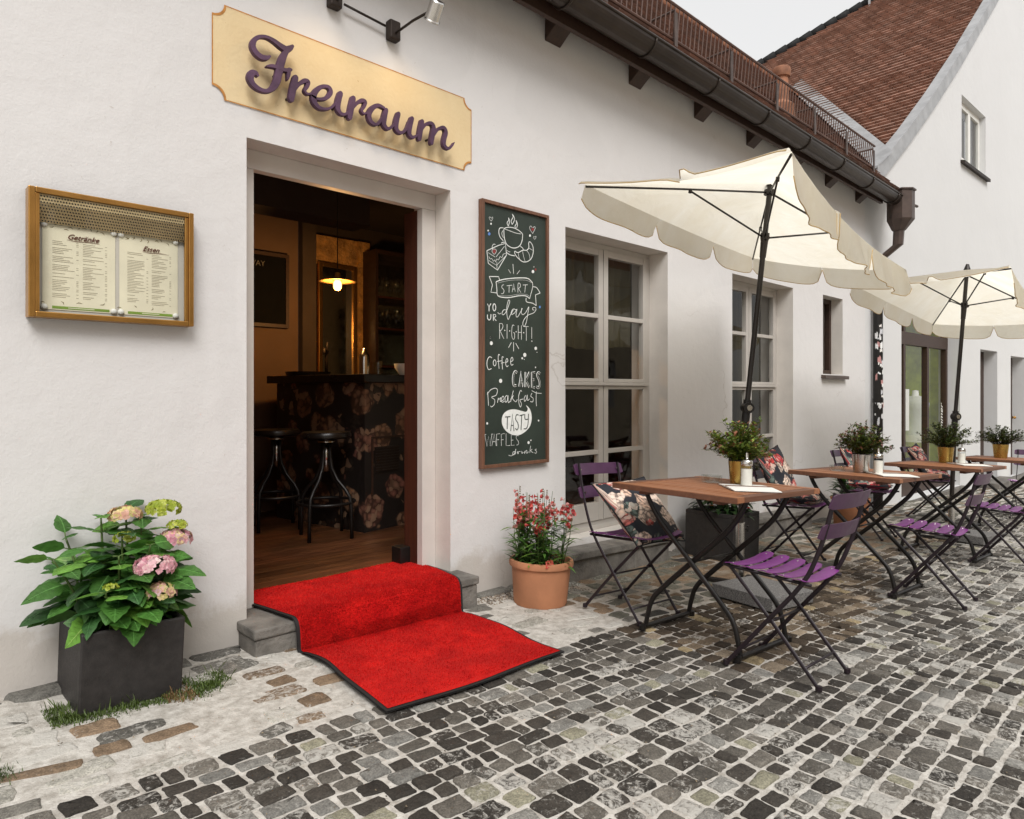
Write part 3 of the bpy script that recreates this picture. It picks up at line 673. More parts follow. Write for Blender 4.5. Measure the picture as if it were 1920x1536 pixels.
def bar_stool(label, x, y):
    s_ = thing('bar_stool', label, 'bar stool', (x, y, FZ), .5, 'stools at the bar')
    n_ = MB(); n_.lathe([(0, .675), (.15, .675), (.168, .685), (.17, .705), (.16, .72), (0, .725)], 24); n_.build('seat', M['bartop'], s_, smooth=True, autosm=40)
    n_ = MB(); n_.lathe([(.06, .65), (.06, .674), (0, .674)], 16); n_.tube([(0, 0, .45), (0, 0, .66)], .02, 10); n_.build('spindle', M['chrome'], s_, smooth=True)
    for k in range(4):
        a = k * pi / 2; d = Vector((cos(a), sin(a), 0)); n_ = MB()
        n_.tube([d * r_ + Vector((0, 0, z)) for r_, z in ((.03, .65), (.03, .56), (.045, .47), (.09, .39), (.15, .33), (.185, .28), (.195, .2), (.2, 0))], .013, 8); n_.build('leg', M['black'], s_, smooth=True)
    n_ = MB(); n_.tube([(.19 * cos(t * pi / 12), .19 * sin(t * pi / 12), .24) for t in range(25)], .011, 8, cap=False); n_.build('foot_ring', M['black'], s_, smooth=True)
bar_stool('black steel bar stool nearer the door, in front of the bar corner', 2.345, 4.27)
bar_stool('black steel bar stool farther back, beside the ochre wall', 2.235, 4.80)
# pendant lamp (lit)
pl = thing('pendant_lamp', 'lit pendant lamp with flat disc shade and bare bulb above the bar', 'lamp', (2.62, 4.6, 1.945))
n_ = MB(); n_.tube([(0, 0, .06), (0, 0, .804)], .004, 6); n_.build('cable', M['black'], pl)
n_ = MB(); n_.lathe([(.012, .06), (.02, .055), (.022, .012), (.05, .006), (.14, -.006), (.141, -.009), (.05, .002), (.018, .0)], 32); n_.build('lamp_shade', M['lampbrass'], pl, smooth=True)
n_ = MB(); n_.lathe([(.0, -.075), (.02, -.07), (.03, -.05), (.03, -.02), (.02, .0), (0, .004)], 16); n_.build('bulb', emis('warm_filament_glow', (1, .42, .08), 2.6), pl, smooth=True)
ld = bpy.data.lights.new('pendant_light', 'POINT'); lo = bpy.data.objects.new('pendant_light', ld); COL.objects.link(lo); lo.parent = pl; lo.location = (0, 0, -.13); ld.energy = 5; ld.color = (1, .52, .17); ld.shadow_soft_size = .05
# things on and behind the bar
def simple(name, prof, mat_, label, cat, loc, group=None, n=18):
    b_ = MB(); b_.lathe(prof, n); o_ = b_.build(name, mat_, None, smooth=True, autosm=40); o_.location = loc; tag(o_, label, cat, group); return o_
BT = FZ + 1.121
simple('sugar_shaker', [(0, 0), (.04, 0), (.04, .13), (.034, .15), (.03, .155), (.012, .19), (0, .2)], M['chrome'], 'steel sugar shaker standing on the bar corner', 'shaker', (2.74, 4.42, BT))
simple('drinking_glass', [(0, 0), (.03, 0), (.037, .1), (.035, .1), (.028, .006), (0, .006)], M['glassware'], 'clear tumbler beside the steel shaker on the bar', 'glass', (2.86, 4.42, BT))
simple('white_bowl', [(0, 0), (.035, 0), (.07, .05), (.078, .085), (.074, .085), (.065, .05), (.03, .008), (0, .008)], M['white'], 'white bowl of cups on the bar near the door jamb', 'bowl', (3.0, 4.28, BT))
simple('serving_tray', [(0, .01), (.16, .01), (.17, .03), (.175, .03), (.165, 0), (0, 0)], M['bartop'], 'round black tray lying on the far end of the bar', 'tray', (2.58, 4.98, BT))
tp = MB(); tp.tube([(0, 0, 0), (0, 0, .16), (0, -.02, .2), (-.05, -.06, .21), (-.06, -.07, .17)], .012, 10); tp.tube([(0, 0, .2), (.01, 0, .27)], .008, 8)
o = tp.build('beer_tap', M['iron'], None, smooth=True); o.location = (2.72, 4.95, BT); tag(o, 'dark curved tap standing on the bar beside the tray', 'tap')
sh = thing('glass_shelf', 'dark shelf unit with rows of glasses behind the bar', 'shelf', (3.66, 5.70, 1.1))
n_ = MB(); n_.box(0, .9, .25, .29, 0, 1.4); n_.box(0, .03, 0, .25, 0, 1.4); n_.box(.87, .9, 0, .25, 0, 1.4); n_.box(.0305, .8695, 0, .2495, 1.36, 1.4); n_.build('cabinet', M['darkwood'], sh)
n_ = MB(); n_.quad((.031, .248, .001), (.869, .248, .001), (.869, .248, 1.36), (.031, .248, 1.36)); n_.build('mirror_back', M['mirror'], sh)
for z in (.25, .62, .93): n_ = MB(); n_.box(.031, .869, .005, .249, z, z + .02); n_.build('shelf_board', M['redwood'], sh)
gp = [(.0, 0), (.032, .002), (.03, .006), (.006, .012), (.005, .085), (.03, .11), (.038, .15), (.03, .2), (.029, .2), (.036, .15), (.028, .113), (.0, .092)]
wg0 = None
for zi, z in enumerate((.642, .952)):
    for k in range(7):
        lb = 'stemmed wine glass on the %s board of the dark shelf behind the bar' % ('lower', 'upper')[zi]
        loc = (3.74 + k * .115, 5.80, 1.1 + z)
        if wg0 is None: wg0 = simple('wine_glass', gp, M['glassware'], lb, 'wine glass', loc, 'wine glasses on the bar shelf', 12)
        else:
            o = wg0.copy(); COL.objects.link(o); o.location = loc; o['label'] = lb
bb = thing('menu_blackboard', 'dark framed blackboard on the ochre wall inside the cafe', 'blackboard', (2.36, 5.50, 1.68))
n_ = MB(); n_.box(-.28, .28, 0, .02, 0, .56); n_.build('board_face', mat('black_slate', (.006, .006, .006), .9, spec=.1), bb)
n_ = MB()
for bx in ((-.31, -.281, -.03, .59), (.281, .31, -.03, .59), (-.2805, .2805, -.03, -.001), (-.2805, .2805, .561, .59)): n_.box(bx[0], bx[1], -.012, .025, bx[2], bx[3])
n_.build('board_frame', M['darkwood'], bb)
BB_TODO = bb
for (o_, yy, zt, zb) in ((W1, 3.34, 2.3, 1.45), (W2, 3.34, 2.3, .3)):
    n_ = MB(); a, b = o_[0] - .05, o_[1] + .1
    n_.grid(lambda u, v: (a + (b - a) * u, yy + .025 * sin(u * 75) + .012 * sin(u * 31 + 1), zb + (zt - zb) * v + .02 * sin(u * 9)), 120, 6)
    c_ = n_.build('curtain', M['curtain'], None, smooth=True)
    tag(c_, 'short olive curtain behind the tall window beside the chalkboard' if o_ is W1 else 'long olive curtain behind the tall window behind the cream parasol pole', 'curtain')

# ------------------------------------------------------------ tall gabled house next door (local x along its wall, y into it)
far = thing('gabled_house', 'tall white gabled house with steep red tiled roof and shop window', 'house', (8.77, 2.99, 0), radians(-2))
vp = [(0, 3.62), (.339, 3.836), (.687, 4.06), (1.445, 4.591), (2.527, 5.406), (3.793, 6.419), (5.63, 7.988), (7, 9.2), (8.5, 10.55)]
def vz_(s):
    for (a, za), (b, zb) in zip(vp[:-1], vp[1:]):
        if s <= b: return za + (zb - za) * (s - a) / (b - a)
    return vp[-1][1] - (s - 8.5) * .85
SHOP = (1.25, 3.793, -.36, 2.45); D1 = (4.91, 5.978, -.5, 1.83); D2 = (6.909, 8.0, -.55, 1.79); FW = (3.876, 5.23, 4.797, 5.822)
n_ = MB(); wall_with_holes(n_, [0, .339, .687, 1.445, 2.527, 3.793, 5.63, 7, 8.5, 10, 16], -1.5, 0, [SHOP, D1, D2, FW], 0, .3, topf=vz_, back=False)
n_.build('gable_wall', [M['wall2'], M['wall2']], far)
n_ = MB()
for (a, za), (b, zb) in zip(vp[1:-1], vp[2:]):
    n_.hexa([(a, -.035, za - .16), (b, -.035, zb - .16), (b, .0, zb - .16), (a, .0, za - .16), (a, -.035, za + .07), (b, -.035, zb + .07), (b, .12, zb + .07), (a, .12, za + .07)])
n_.build('verge_flashing', M['zinc'], far)
# roof swept back along the gable profile
pts = []; 
for (a, za), (b, zb) in zip(vp[1:-1], vp[2:]):
    L_ = sqrt((b - a) ** 2 + (zb - za) ** 2); k = max(1, round(L_ / .15))
    pts += [(a + (b - a) * i / k, 0, za + (zb - za) * i / k) for i in range(k)]
pts.append((vp[-1][0], 0, vp[-1][1]))
r4 = random.Random(33)
n_ = MB(); tile_field(n_, (0, 0, 0), (0, 1, 0), pts, lambda i: (.10, max(.3, min(15.47 - 1.6 * pts[i][0], 13))), .17, .05, cols=[(.31, .17, .12), (.29, .16, .113), (.32, .18, .13), (.27, .15, .107), (.30, .175, .128)])
fro = n_.build('roof', M['tile'], far)
n_ = MB()
for i in range(len(pts) - 1):
    a, b = pts[i], pts[i + 1]; da, db = 15.47 - 1.6 * a[0], 15.47 - 1.6 * b[0]
    n_.quad((a[0], .05, a[2] - .03), (b[0], .05, b[2] - .03), (b[0], min(max(db, .3), 13), b[2] - .03), (a[0], min(max(da, .3), 13), a[2] - .03))
n_.build('roof_deck', M['darkwood'], fro)
n_ = MB()
hip = [Vector((s, 15.47 - 1.6 * s, vz_(s) + .03)) for s in [3.0 + .14 * i for i in range(40)]]
for p, q in zip(hip[:-1], hip[1:]): n_.tube([p, q + (q - p) * .15 + Vector((0, 0, .015))], [.1, .115], 8)
n_.build('hip_tiles', M['tile'], fro, smooth=True)
for (s, d) in ((7.69, 2.8),):
    n_ = MB(); z = vz_(s); n_.box(s - .02, s + .02, d - .02, d + .02, z - .1, z + .4); n_.box(s - .3, s + .02, d - .02, d + .02, z + .401, z + .43); n_.build('roof_hook', M['zinc'], fro)
# valley sheet between the two roofs
n_ = MB(); prev = None
for i in range(13):
    s = .30 + i * .36; z = vz_(s); yw = EY + (z - EZ) / math.tan(PITCH); d = (yw - 2.99 + sin(radians(2)) * s) / cos(radians(2))
    V = Vector((s, d, z + .05)); A = V + Vector((-.22, 0, .03)); B = V + Vector((.34, -.08, .34 * .74 + .02))
    if prev: n_.quad(prev[0], prev[1], V, A); n_.quad(prev[1], prev[2], B, V)
    prev = (A, V, B)
n_.build('valley_sheet', M['zinc'], fro)
# upper window
def box_frame(mb, a, b, p, q, y0, y1, t):
    mb.box(a, a + t, y0, y1, p, q); mb.box(b - t, b, y0, y1, p, q); mb.box(a + t, b - t, y0 + .001, y1, p, p + t); mb.box(a + t, b - t, y0 + .001, y1, q - t, q)
n_ = MB(); a, b, p, q = FW; box_frame(n_, a, b, p, q, .09, .15, .06)
m_ = (a + b) / 2; box_frame(n_, a + .061, m_ + .03, p + .061, q - .061, .075, .12, .055); box_frame(n_, m_ + .031, b - .061, p + .061, q - .061, .075, .12, .055)
n_2 = n_.build('window', M['white'], far, bevel=.004)
n_ = MB(); n_.quad((a + .1, .1, p + .1), (b - .1, .1, p + .1), (b - .1, .1, q - .1), (a + .1, .1, q - .1)); n_.build('pane', M['glass'], n_2)
n_ = MB(); n_.quad((a - .2, .5, p - .2), (b + .2, .5, p - .2), (b + .2, .5, q + .2), (a - .2, .5, q + .2)); n_.grid(lambda u, v: (a + .75 + .55 * u, .3 + .02 * sin(u * 40), p + (q - p) * v), 30, 1, 1); n_.build('room_backing', [M['dimwall'], M['curtain']], n_2)
n_ = MB(); n_.hexa([(a - .06, -.06, p - .09), (b + .06, -.06, p - .09), (b + .06, .09, p - .05), (a - .06, .09, p - .05), (a - .06, -.06, p - .04), (b + .06, -.06, p - .04), (b + .06, .09, p - .002), (a - .06, .09, p - .002)]); n_.build('sill', M['iron'], n_2)
# shop front
a, b, p, q = SHOP; n_ = MB(); y0 = .17
for s in (a + .03, 1.89, 2.87, b - .04): n_.box(s - .04, s + .04, y0, y0 + .08, p, q)
n_.box(a, b, y0 - .003, y0 + .083, 1.78, 1.96); n_.box(a, b, y0 - .003, y0 + .083, p, -.16); n_.box(a, b, y0 - .003, y0 + .083, q - .08, q - .001)
shp = n_.build('shop_window', M['darkwood'], far, bevel=.004)
n_ = MB(); n_.quad((a + .05, y0 + .04, -.16), (b - .05, y0 + .04, -.16), (b - .05, y0 + .04, q - .08), (a + .05, y0 + .04, q - .08)); n_.build('pane', M['glass'], shp)
n_ = MB(); n_.quad((a - .5, .95, p), (b + 1, .95, p), (b + 1, .95, q), (a - .5, .95, q), 0); n_.quad((a - .5, .26, p + .02), (b + 1, .26, p + .02), (b + 1, 1.3, p + .02), (a - .5, 1.3, p + .02), 1)
n_.quad((b + .3, .26, p), (b + .3, 1.3, p), (b + .3, 1.3, q), (b + .3, .26, q), 0); n_.quad((a - .5, .26, q), (b + 1, .26, q), (b + 1, 1.3, q), (a - .5, 1.3, q), 1)
n_.build('shop_backdrop', [mat('lime_reflection_backdrop', (.60, .68, .07), .8, var=.35, vscale=4), M['dimwall']], shp)  # lime colour stands in for green reflections in the shop glass
n_ = MB(); n_.quad((2.02, .245, .55), (2.3, .245, .55), (2.3, .245, 1.15), (2.02, .245, 1.15)); n_.build('notice', M['white'], shp)
def lettering(txt, size, loc, rot, parent, m, shear=.35, name='lettering'):
    cu = bpy.data.curves.new(name, 'FONT'); cu.body = txt; cu.size = size; cu.shear = shear; cu.extrude = .001; cu.materials.append(m)
    tmp = bpy.data.objects.new(name, cu); me = bpy.data.meshes.new_from_object(tmp); bpy.data.objects.remove(tmp)
    o = bpy.data.objects.new(name, me); COL.objects.link(o); o.parent = parent; o.location = loc; o.rotation_euler = rot; return o
for s in (1.84, 3.66): lettering('ummer', .17, (s, y0 + .033, .42), Matrix(((0, -1, 0), (0, 0, -1), (1, 0, 0))).to_euler(), shp, M['white'])
chg = mat('faint_chalk', (.16, .15, .14), .9)
for t_, x_, z_ in (('TAKE AWAY', -.25, .47), ('LATTE', -.22, .36)): lettering(t_, .062, (x_, -.002, z_), (pi / 2, 0, 0), BB_TODO, chg, 0)
mn = thing('shop_mannequin', 'white draped bust in the green shop window', 'mannequin', (0, 0, 0)); mn.location = far.matrix_basis @ Vector((3.68, .6, -.2))
n_ = MB(); n_.lathe([(.02, 0), (.14, .02), (.02, .06), (.02, .5), (.1, .55), (.15, .65), (.12, .8), (.17, 1.0), (.19, 1.12), (.13, 1.22), (.05, 1.25), (.045, 1.33), (0, 1.34)], 20); n_.build('bust', M['white'], mn, smooth=True)
n_ = MB(); n_.lathe([(.20, .5), (.175, .7), (.15, .8), (.185, 1.02), (.2, 1.12), (.17, 1.2), (.1, 1.24)], 24); n_.build('shawl', fabric('white_gauze', (.75, .77, .72), .4), mn, smooth=True)
for (a, b, p, q) in (D1, D2):
    n_ = MB(); n_.box(a, b, .205, .25, p, q); n_.box(a + .12, b - .12, .19, .2045, p + 1.1, q - .15); n_.box(a + .12, b - .12, .19, .2045, p + .15, p + .95)
    d_ = n_.build('door', M['darkwood'], far, bevel=.004)
    n_s = MB(); n_s.box(a - .12, b + .12, -.3, .0 - .002, -1.0, gz(8.77 + a) + .1); n_s.build('doorstep', M['stone'], far, bevel=.008)
    if a < 6: continue
    n_ = MB(); n_.lathe([(0, 0), (.03, .005), (.02, .02), (.03, .05), (0, .07)], 12); h_ = n_.build('handle', M['brass'], d_, smooth=True); h_.location = (b - .08, .19, p + 1.15); h_.rotation_euler = (pi / 2, 0, 0)
n_ = MB(); n_.box(1.2, 3.85, -.06, -.001, -1, -.365); n_.build('shop_plinth', M['stone'], far, bevel=.006)

# house across the lane: it stands behind the viewer and is mirrored in the window panes
op = thing('opposite_house', 'pale house across the lane, mirrored in the window panes', 'house', (0, 0, 0))
wins = [(x, x + 1.0, z, z + 1.5) for x in (-3, -.6, 1.8, 4.2, 6.6, 9.0, 11.4, 13.8, 16.2) for z in (.6, 3.1)]
n_ = MB(); wall_with_holes(n_, [-6, 20], -1.5, 4.8, wins, -6.9, -7.15, back=False); n_.quad((-6, -6.9, 4.8), (20, -6.9, 4.8), (20, -10, 7.4), (-6, -10, 7.4), 2)
n_.build('street_wall', [mat('cream_render', (.6, .52, .38), .9, var=.1), M['wall2'], M['rust']], op)
for (a, b, p, q) in wins:
    n_ = MB(); n_.quad((a, -7.1, p), (b, -7.1, p), (b, -7.1, q), (a, -7.1, q), 1)
    for bx in ((a, a + .07, p, q), (b - .07, b, p, q), ((a + b) / 2 - .04, (a + b) / 2 + .04, p, q), (a, b, p, p + .07), (a, b, q - .07, q), (a, b, p + .95, p + 1.01)): n_.box(bx[0], bx[1], -7.06, -7.03, bx[2], bx[3])
    n_.build('window', [M['white'], M['bartop']], op)

# ------------------------------------------------------------ drawn lines: smooth strokes on a wall plane
def smooth(P, k=5, closed=False):
    n = len(P); out = []
    if n < 3: return [tuple(p) for p in P]
    for i in range(n if closed else n - 1):
        g_ = lambda j: P[j % n] if closed else P[min(max(j, 0), n - 1)]
        a, b, c, d = g_(i - 1), g_(i), g_(i + 1), g_(i + 2)
        for t in [q / k for q in range(k)]:
            out.append(tuple(.5 * (2 * b[m] + (c[m] - a[m]) * t + (2 * a[m] - 5 * b[m] + 4 * c[m] - d[m]) * t * t + (3 * b[m] - a[m] - 3 * c[m] + d[m]) * t ** 3) for m in range(len(a))))
    out.append(tuple(P[0] if closed else P[-1])); return out
YD = Vector((0, 1, 0))

# shop sign painted on the wall, with raised script
sign = thing('shop_sign', 'yellow painted sign panel with raised purple script Freiraum above the cafe door', 'sign', (0, WY, 0))
def notched(x0, x1, z0, z1, r, n=6):
    pts = []
    for (cx, cz, a0) in ((x0, z0, 90), (x1, z0, 180), (x1, z1, 270), (x0, z1, 360)):
        for k in range(n + 1):
            a = radians(a0 - 90 * k / n); pts.append((cx + r * cos(a), cz + r * sin(a)))
    return pts
out = notched(1.098, 2.545, 2.362, 2.772, .052); inn = notched(1.103, 2.540, 2.367, 2.767, .056)
n_ = MB(); n_.add([(x, -.004, z) for x, z in inn], [tuple(range(len(inn)))])
pm, nt, bs = newmat('ochre_wall_paint'); co = coords(nt)
c = mix(nt, ramp(nt, noise(nt, co, 3, 6, .65), [(.35, (0, 0, 0)), (.7, (1, 1, 1))]), (.70, .54, .31), (.76, .61, .37))
c = mix(nt, ramp(nt, noise(nt, co, 38, 3), [(.72, (0, 0, 0)), (.76, (.7, .7, .7))]), c, (.42, .24, .09))
nt.links.new(c, bs.inputs['Base Color']); bs.inputs['Roughness'].default_value = .85; bump(nt, bs, noise(nt, co, 60, 4), .25, .008)
n_.build('panel', pm, sign)
n_ = MB(); k = len(out)
for i in range(k):
    j = (i + 1) % k; a, b, c_, d = out[i], out[j], inn[j], inn[i]
    n_.quad((a[0], -.005, a[1]), (b[0], -.005, b[1]), (c_[0], -.005, c_[1]), (d[0], -.005, d[1]))
n_.build('border_line', mat('orange_line_paint', (.5, .22, .05), .8, var=.3, vscale=30), sign)
FRE = [
 [(460,395,14),(438,404,30),(400,398,38),(362,365,40),(343,320,38),(356,280,30),(392,258,22),(440,262,22),(490,288,30),(535,322,38),(575,345,42),(600,338,36),(615,326,24)],
 [(582,348,30),(560,385,40),(545,420,48),(530,470,50),(520,520,48),(508,570,46),(482,612,38),(440,634,26),(390,622,30),(345,588,38),(325,545,44),(336,512,42),(362,510,32),(374,525,20)],
 [(440,463,12),(475,462,24),(520,474,26),(565,490,26),(603,488,22)],[(592,488,26),(588,525,26),(582,555,12)],
 [(637,545,40),(624,600,44),(613,660,44),(608,690,40)],
 [(624,645,14),(655,594,22),(695,566,30),(722,572,32),(716,604,26),(700,632,20),(718,655,16),(750,652,14)],
 [(748,668,14),(790,690,20),(845,685,26),(878,648,32),(868,612,28),(830,602,24),(790,622,34),(764,660,40),(764,705,40),(794,746,30),(840,760,20),(885,748,16),(918,715,14)],
 [(946,655,38),(932,705,42),(928,755,40),(948,790,28),(980,796,18),(1008,772,14)],
 [(1034,688,40),(1022,745,44),(1013,795,42),(1010,818,38)],
 [(1022,770,14),(1056,724,22),(1092,702,30),(1116,712,30),(1108,744,24),(1092,770,20),(1106,792,16),(1134,784,14)],
 [(1245,752,20),(1205,735,28),(1164,757,36),(1143,800,38),(1157,848,34),(1195,866,22),(1232,830,18),(1252,775,18)],
 [(1260,770,36),(1248,822,42),(1246,868,38),(1272,896,26),(1305,880,16),(1330,840,14)],
 [(1345,796,36),(1331,850,42),(1331,898,38),(1358,924,26),(1395,906,18),(1422,850,24)],
 [(1438,828,36),(1424,880,42),(1420,930,38),(1443,956,26),(1475,942,16)],
 [(1508,848,36),(1498,905,42),(1489,965,38)],
 [(1500,915,14),(1533,868,22),(1570,860,32),(1588,890,38),(1580,945,40),(1573,995,34)],
 [(1586,950,14),(1616,903,22),(1655,890,32),(1672,922,36),(1660,975,36),(1662,1015,32),(1690,1034,22),(1715,1014,14),(1729,992,6)]]
n_ = MB()
for q, S in enumerate(FRE):
    pts = smooth(S, 6); C3 = []; Wd = []
    for (X, Y, wv) in pts:
        p = on_y(380 + X / 3.692, Y / 3.692, WY - .05); C3.append(Vector((p.x, 0, p.z))); Wd.append(max(wv, 6) / 3.692 * .00245 * 1.03)
    # rounded ends
    k = len(C3); t0 = (C3[0] - C3[1]).normalized(); t1 = (C3[-1] - C3[-2]).normalized()
    pre = [(C3[0] + t0 * Wd[0] * .5 * sin(a), Wd[0] * cos(a)) for a in (1.45, 1.1, .6)]; post = [(C3[-1] + t1 * Wd[-1] * .5 * sin(a), Wd[-1] * cos(a)) for a in (.6, 1.1, 1.45)]
    seq = pre + list(zip(C3, Wd)) + post; yo = -.05 - .0005 * q
    sec = [(-.5, .011), (-.5, -.008), (-.44, -.011), (.44, -.011), (.5, -.008), (.5, .011)]
    vs = []
    for i, (c_, wv) in enumerate(seq):
        t = (seq[min(i + 1, len(seq) - 1)][0] - seq[max(i - 1, 0)][0]).normalized(); s_ = Vector((t.z, 0, -t.x))
        for (a, b) in sec: vs.append(c_ + s_ * wv * a + YD * (yo + b))
    m6 = len(sec); fs = [(i * m6 + j, i * m6 + (j + 1) % m6, (i + 1) * m6 + (j + 1) % m6, (i + 1) * m6 + j) for i in range(len(seq) - 1) for j in range(m6)]
    fs += [tuple(range(m6)), tuple(range((len(seq) - 1) * m6, len(seq) * m6))]
    n_.add(vs, fs)
pm, nt, bs = newmat('worn_purple_metal'); co = coords(nt)
c = mix(nt, ramp(nt, noise(nt, co, 7, 5, .6), [(.35, (0, 0, 0)), (.7, (1, 1, 1))]), (.05, .02, .05), (.11, .05, .105))
c = mix(nt, ramp(nt, noise(nt, co, 60, 4), [(.68, (0, 0, 0)), (.74, (.8, .8, .8))]), c, (.04, .015, .02))
nt.links.new(c, bs.inputs['Base Color']); bs.inputs['Roughness'].default_value = .6; bump(nt, bs, noise(nt, co, 120, 4), .3, .003)
n_.build('lettering', pm, sign)
n_ = MB()
for X, Y in ((520, 510), (610, 670), (930, 740), (1015, 790), (1250, 850), (1425, 910), (1580, 960)):
    p = on_y(380 + X / 3.692, Y / 3.692, WY - .05); n_.tube([(p.x, -.04, p.z), (p.x, -.003, p.z)], .006, 8)
n_.build('stand_off_pin', M['iron'], sign)

# spot lamps above the sign
def spot(label, x, zb, aim):
    t = thing('spot_lamp', label, 'lamp', (x, WY, zb), 0, 'spot lamps above the sign')
    n_ = MB(); n_.box(-.032, .032, -.05, -.001, -.052, .046); n_.build('mount', M['iron'], t, bevel=.008)
    head = Vector((.0, -.37, -.045))
    n_ = MB(); n_.tube([(0, -.054, -.02), (0, -.2, -.015), head + Vector((0, .01, .02))], .0065, 8); n_.build('arm', M['iron'], t, smooth=True)
    d = (Vector(aim) - (t.location + head)).normalized(); q = d.to_track_quat('Z', 'Y')
    def lz(prof, nm, m): 
        b_ = MB(); b_.lathe(prof, 20); o = b_.build(nm, m, t, smooth=True, autosm=35); o.location = head; o.rotation_euler = q.to_euler(); return o
    lz([(0, -.055), (.03, -.055), (.036, -.05), (.037, .03), (.04, .034), (.04, .04), (.033, .04), (.031, .02), (0, .018)], 'housing', M['chrome'])
    lz([(0, .028), (.0305, .028), (.0305, .025), (0, .025)], 'lit_lens', emis('warm_lamp_lens', (1, .72, .36), 1.5))
    s = bpy.data.lights.new('spot_light', 'SPOT'); so_ = bpy.data.objects.new('spot_light', s); COL.objects.link(so_); so_.parent = t; so_.location = head + d * .06
    so_.rotation_euler = (-d).to_track_quat('Z', 'Y').to_euler(); s.energy = .42; s.color = (1, .7, .36); s.spot_size = radians(105); s.spot_blend = .9; s.shadow_soft_size = .03
spot('right chrome spot lamp on a thin arm above the yellow sign', 1.999, 2.963, (2.05, WY, 2.5))
spot('left spot lamp above the yellow sign, its head out of the picture', 1.664, 3.0, (1.55, WY, 2.5))
n_ = MB(); n_.tube([(1.714, WY - .03, 2.985), (1.95, WY - .03, 2.968)], .006, 8); o = n_.build('lamp_cable_conduit', M['iron'], None, smooth=True); tag(o, 'thin dark rod on the wall linking the two spot lamps', 'rod')

# menu display case
case = thing('menu_case', 'brass framed glazed menu case with two menu sheets on the white wall', 'display case', (0, WY, 0))
a, b, p, q = .447, 1.006, 1.377, 1.839; D_ = .062
n_ = MB()
for bx in ((a, a + .02, p, q), (b - .02, b, p, q), (a + .0205, b - .0205, p, p + .02), (a + .0205, b - .0205, q - .02, q)): n_.box(bx[0], bx[1], -D_, -.001, bx[2], bx[3])
n_.box(a + .02, a + .034, -D_ + .004, -D_ + .014, p + .02, q - .02); n_.box(b - .034, b - .02, -D_ + .004, -D_ + .014, p + .02, q - .02)
n_.build('case_frame', M['brass'], case, bevel=.003)
n_ = MB(); n_.quad((a + .02, -.004, p + .02), (b - .02, -.004, p + .02), (b - .02, -.004, q - .02), (a + .02, -.004, q - .02)); n_.build('back_board', mat('pale_grey_board', (.6, .56, .5), .8, var=.05), case)
n_ = MB(); zt, zb = q - .021, q - .115
n_.quad((a + .02, -.016, zb), (b - .02, -.016, zb), (b - .02, -.052, zt - .03), (a + .02, -.052, zt - .03)); n_.quad((a + .02, -.052, zt - .0299), (b - .02, -.052, zt - .0299), (b - .02, -.052, zt), (a + .02, -.052, zt)); po = n_.build('lamp_cover', M['palebrass'], case)
n_ = MB()
for r_ in range(9):
    for k in range(56):
        x = a + .03 + (k + .5 * (r_ % 2)) * .0091
        if x > b - .028: continue
        t = (r_ + .5) / 9; z = zb + (zt - .03 - zb) * min(1, t * 1.4) + max(0, t - .72) * .1; y = -.0164 - .036 * min(1, t * 1.4) - .0012
        n_.add([(x + .0031 * cos(j * pi / 3), y, z + .0031 * sin(j * pi / 3)) for j in range(6)], [tuple(range(6))])
n_.build('perforation', M['black'], po)
paper = mat('cream_menu_paper', (.82, .76, .58), .7, var=.10, vscale=5); ink = mat('grey_brown_ink', (.36, .31, .22), .8); inkr = mat('dark_red_ink', (.13, .03, .02), .8)
green = mat('green_print', (.2, .32, .04), .7)
r6 = random.Random(4)
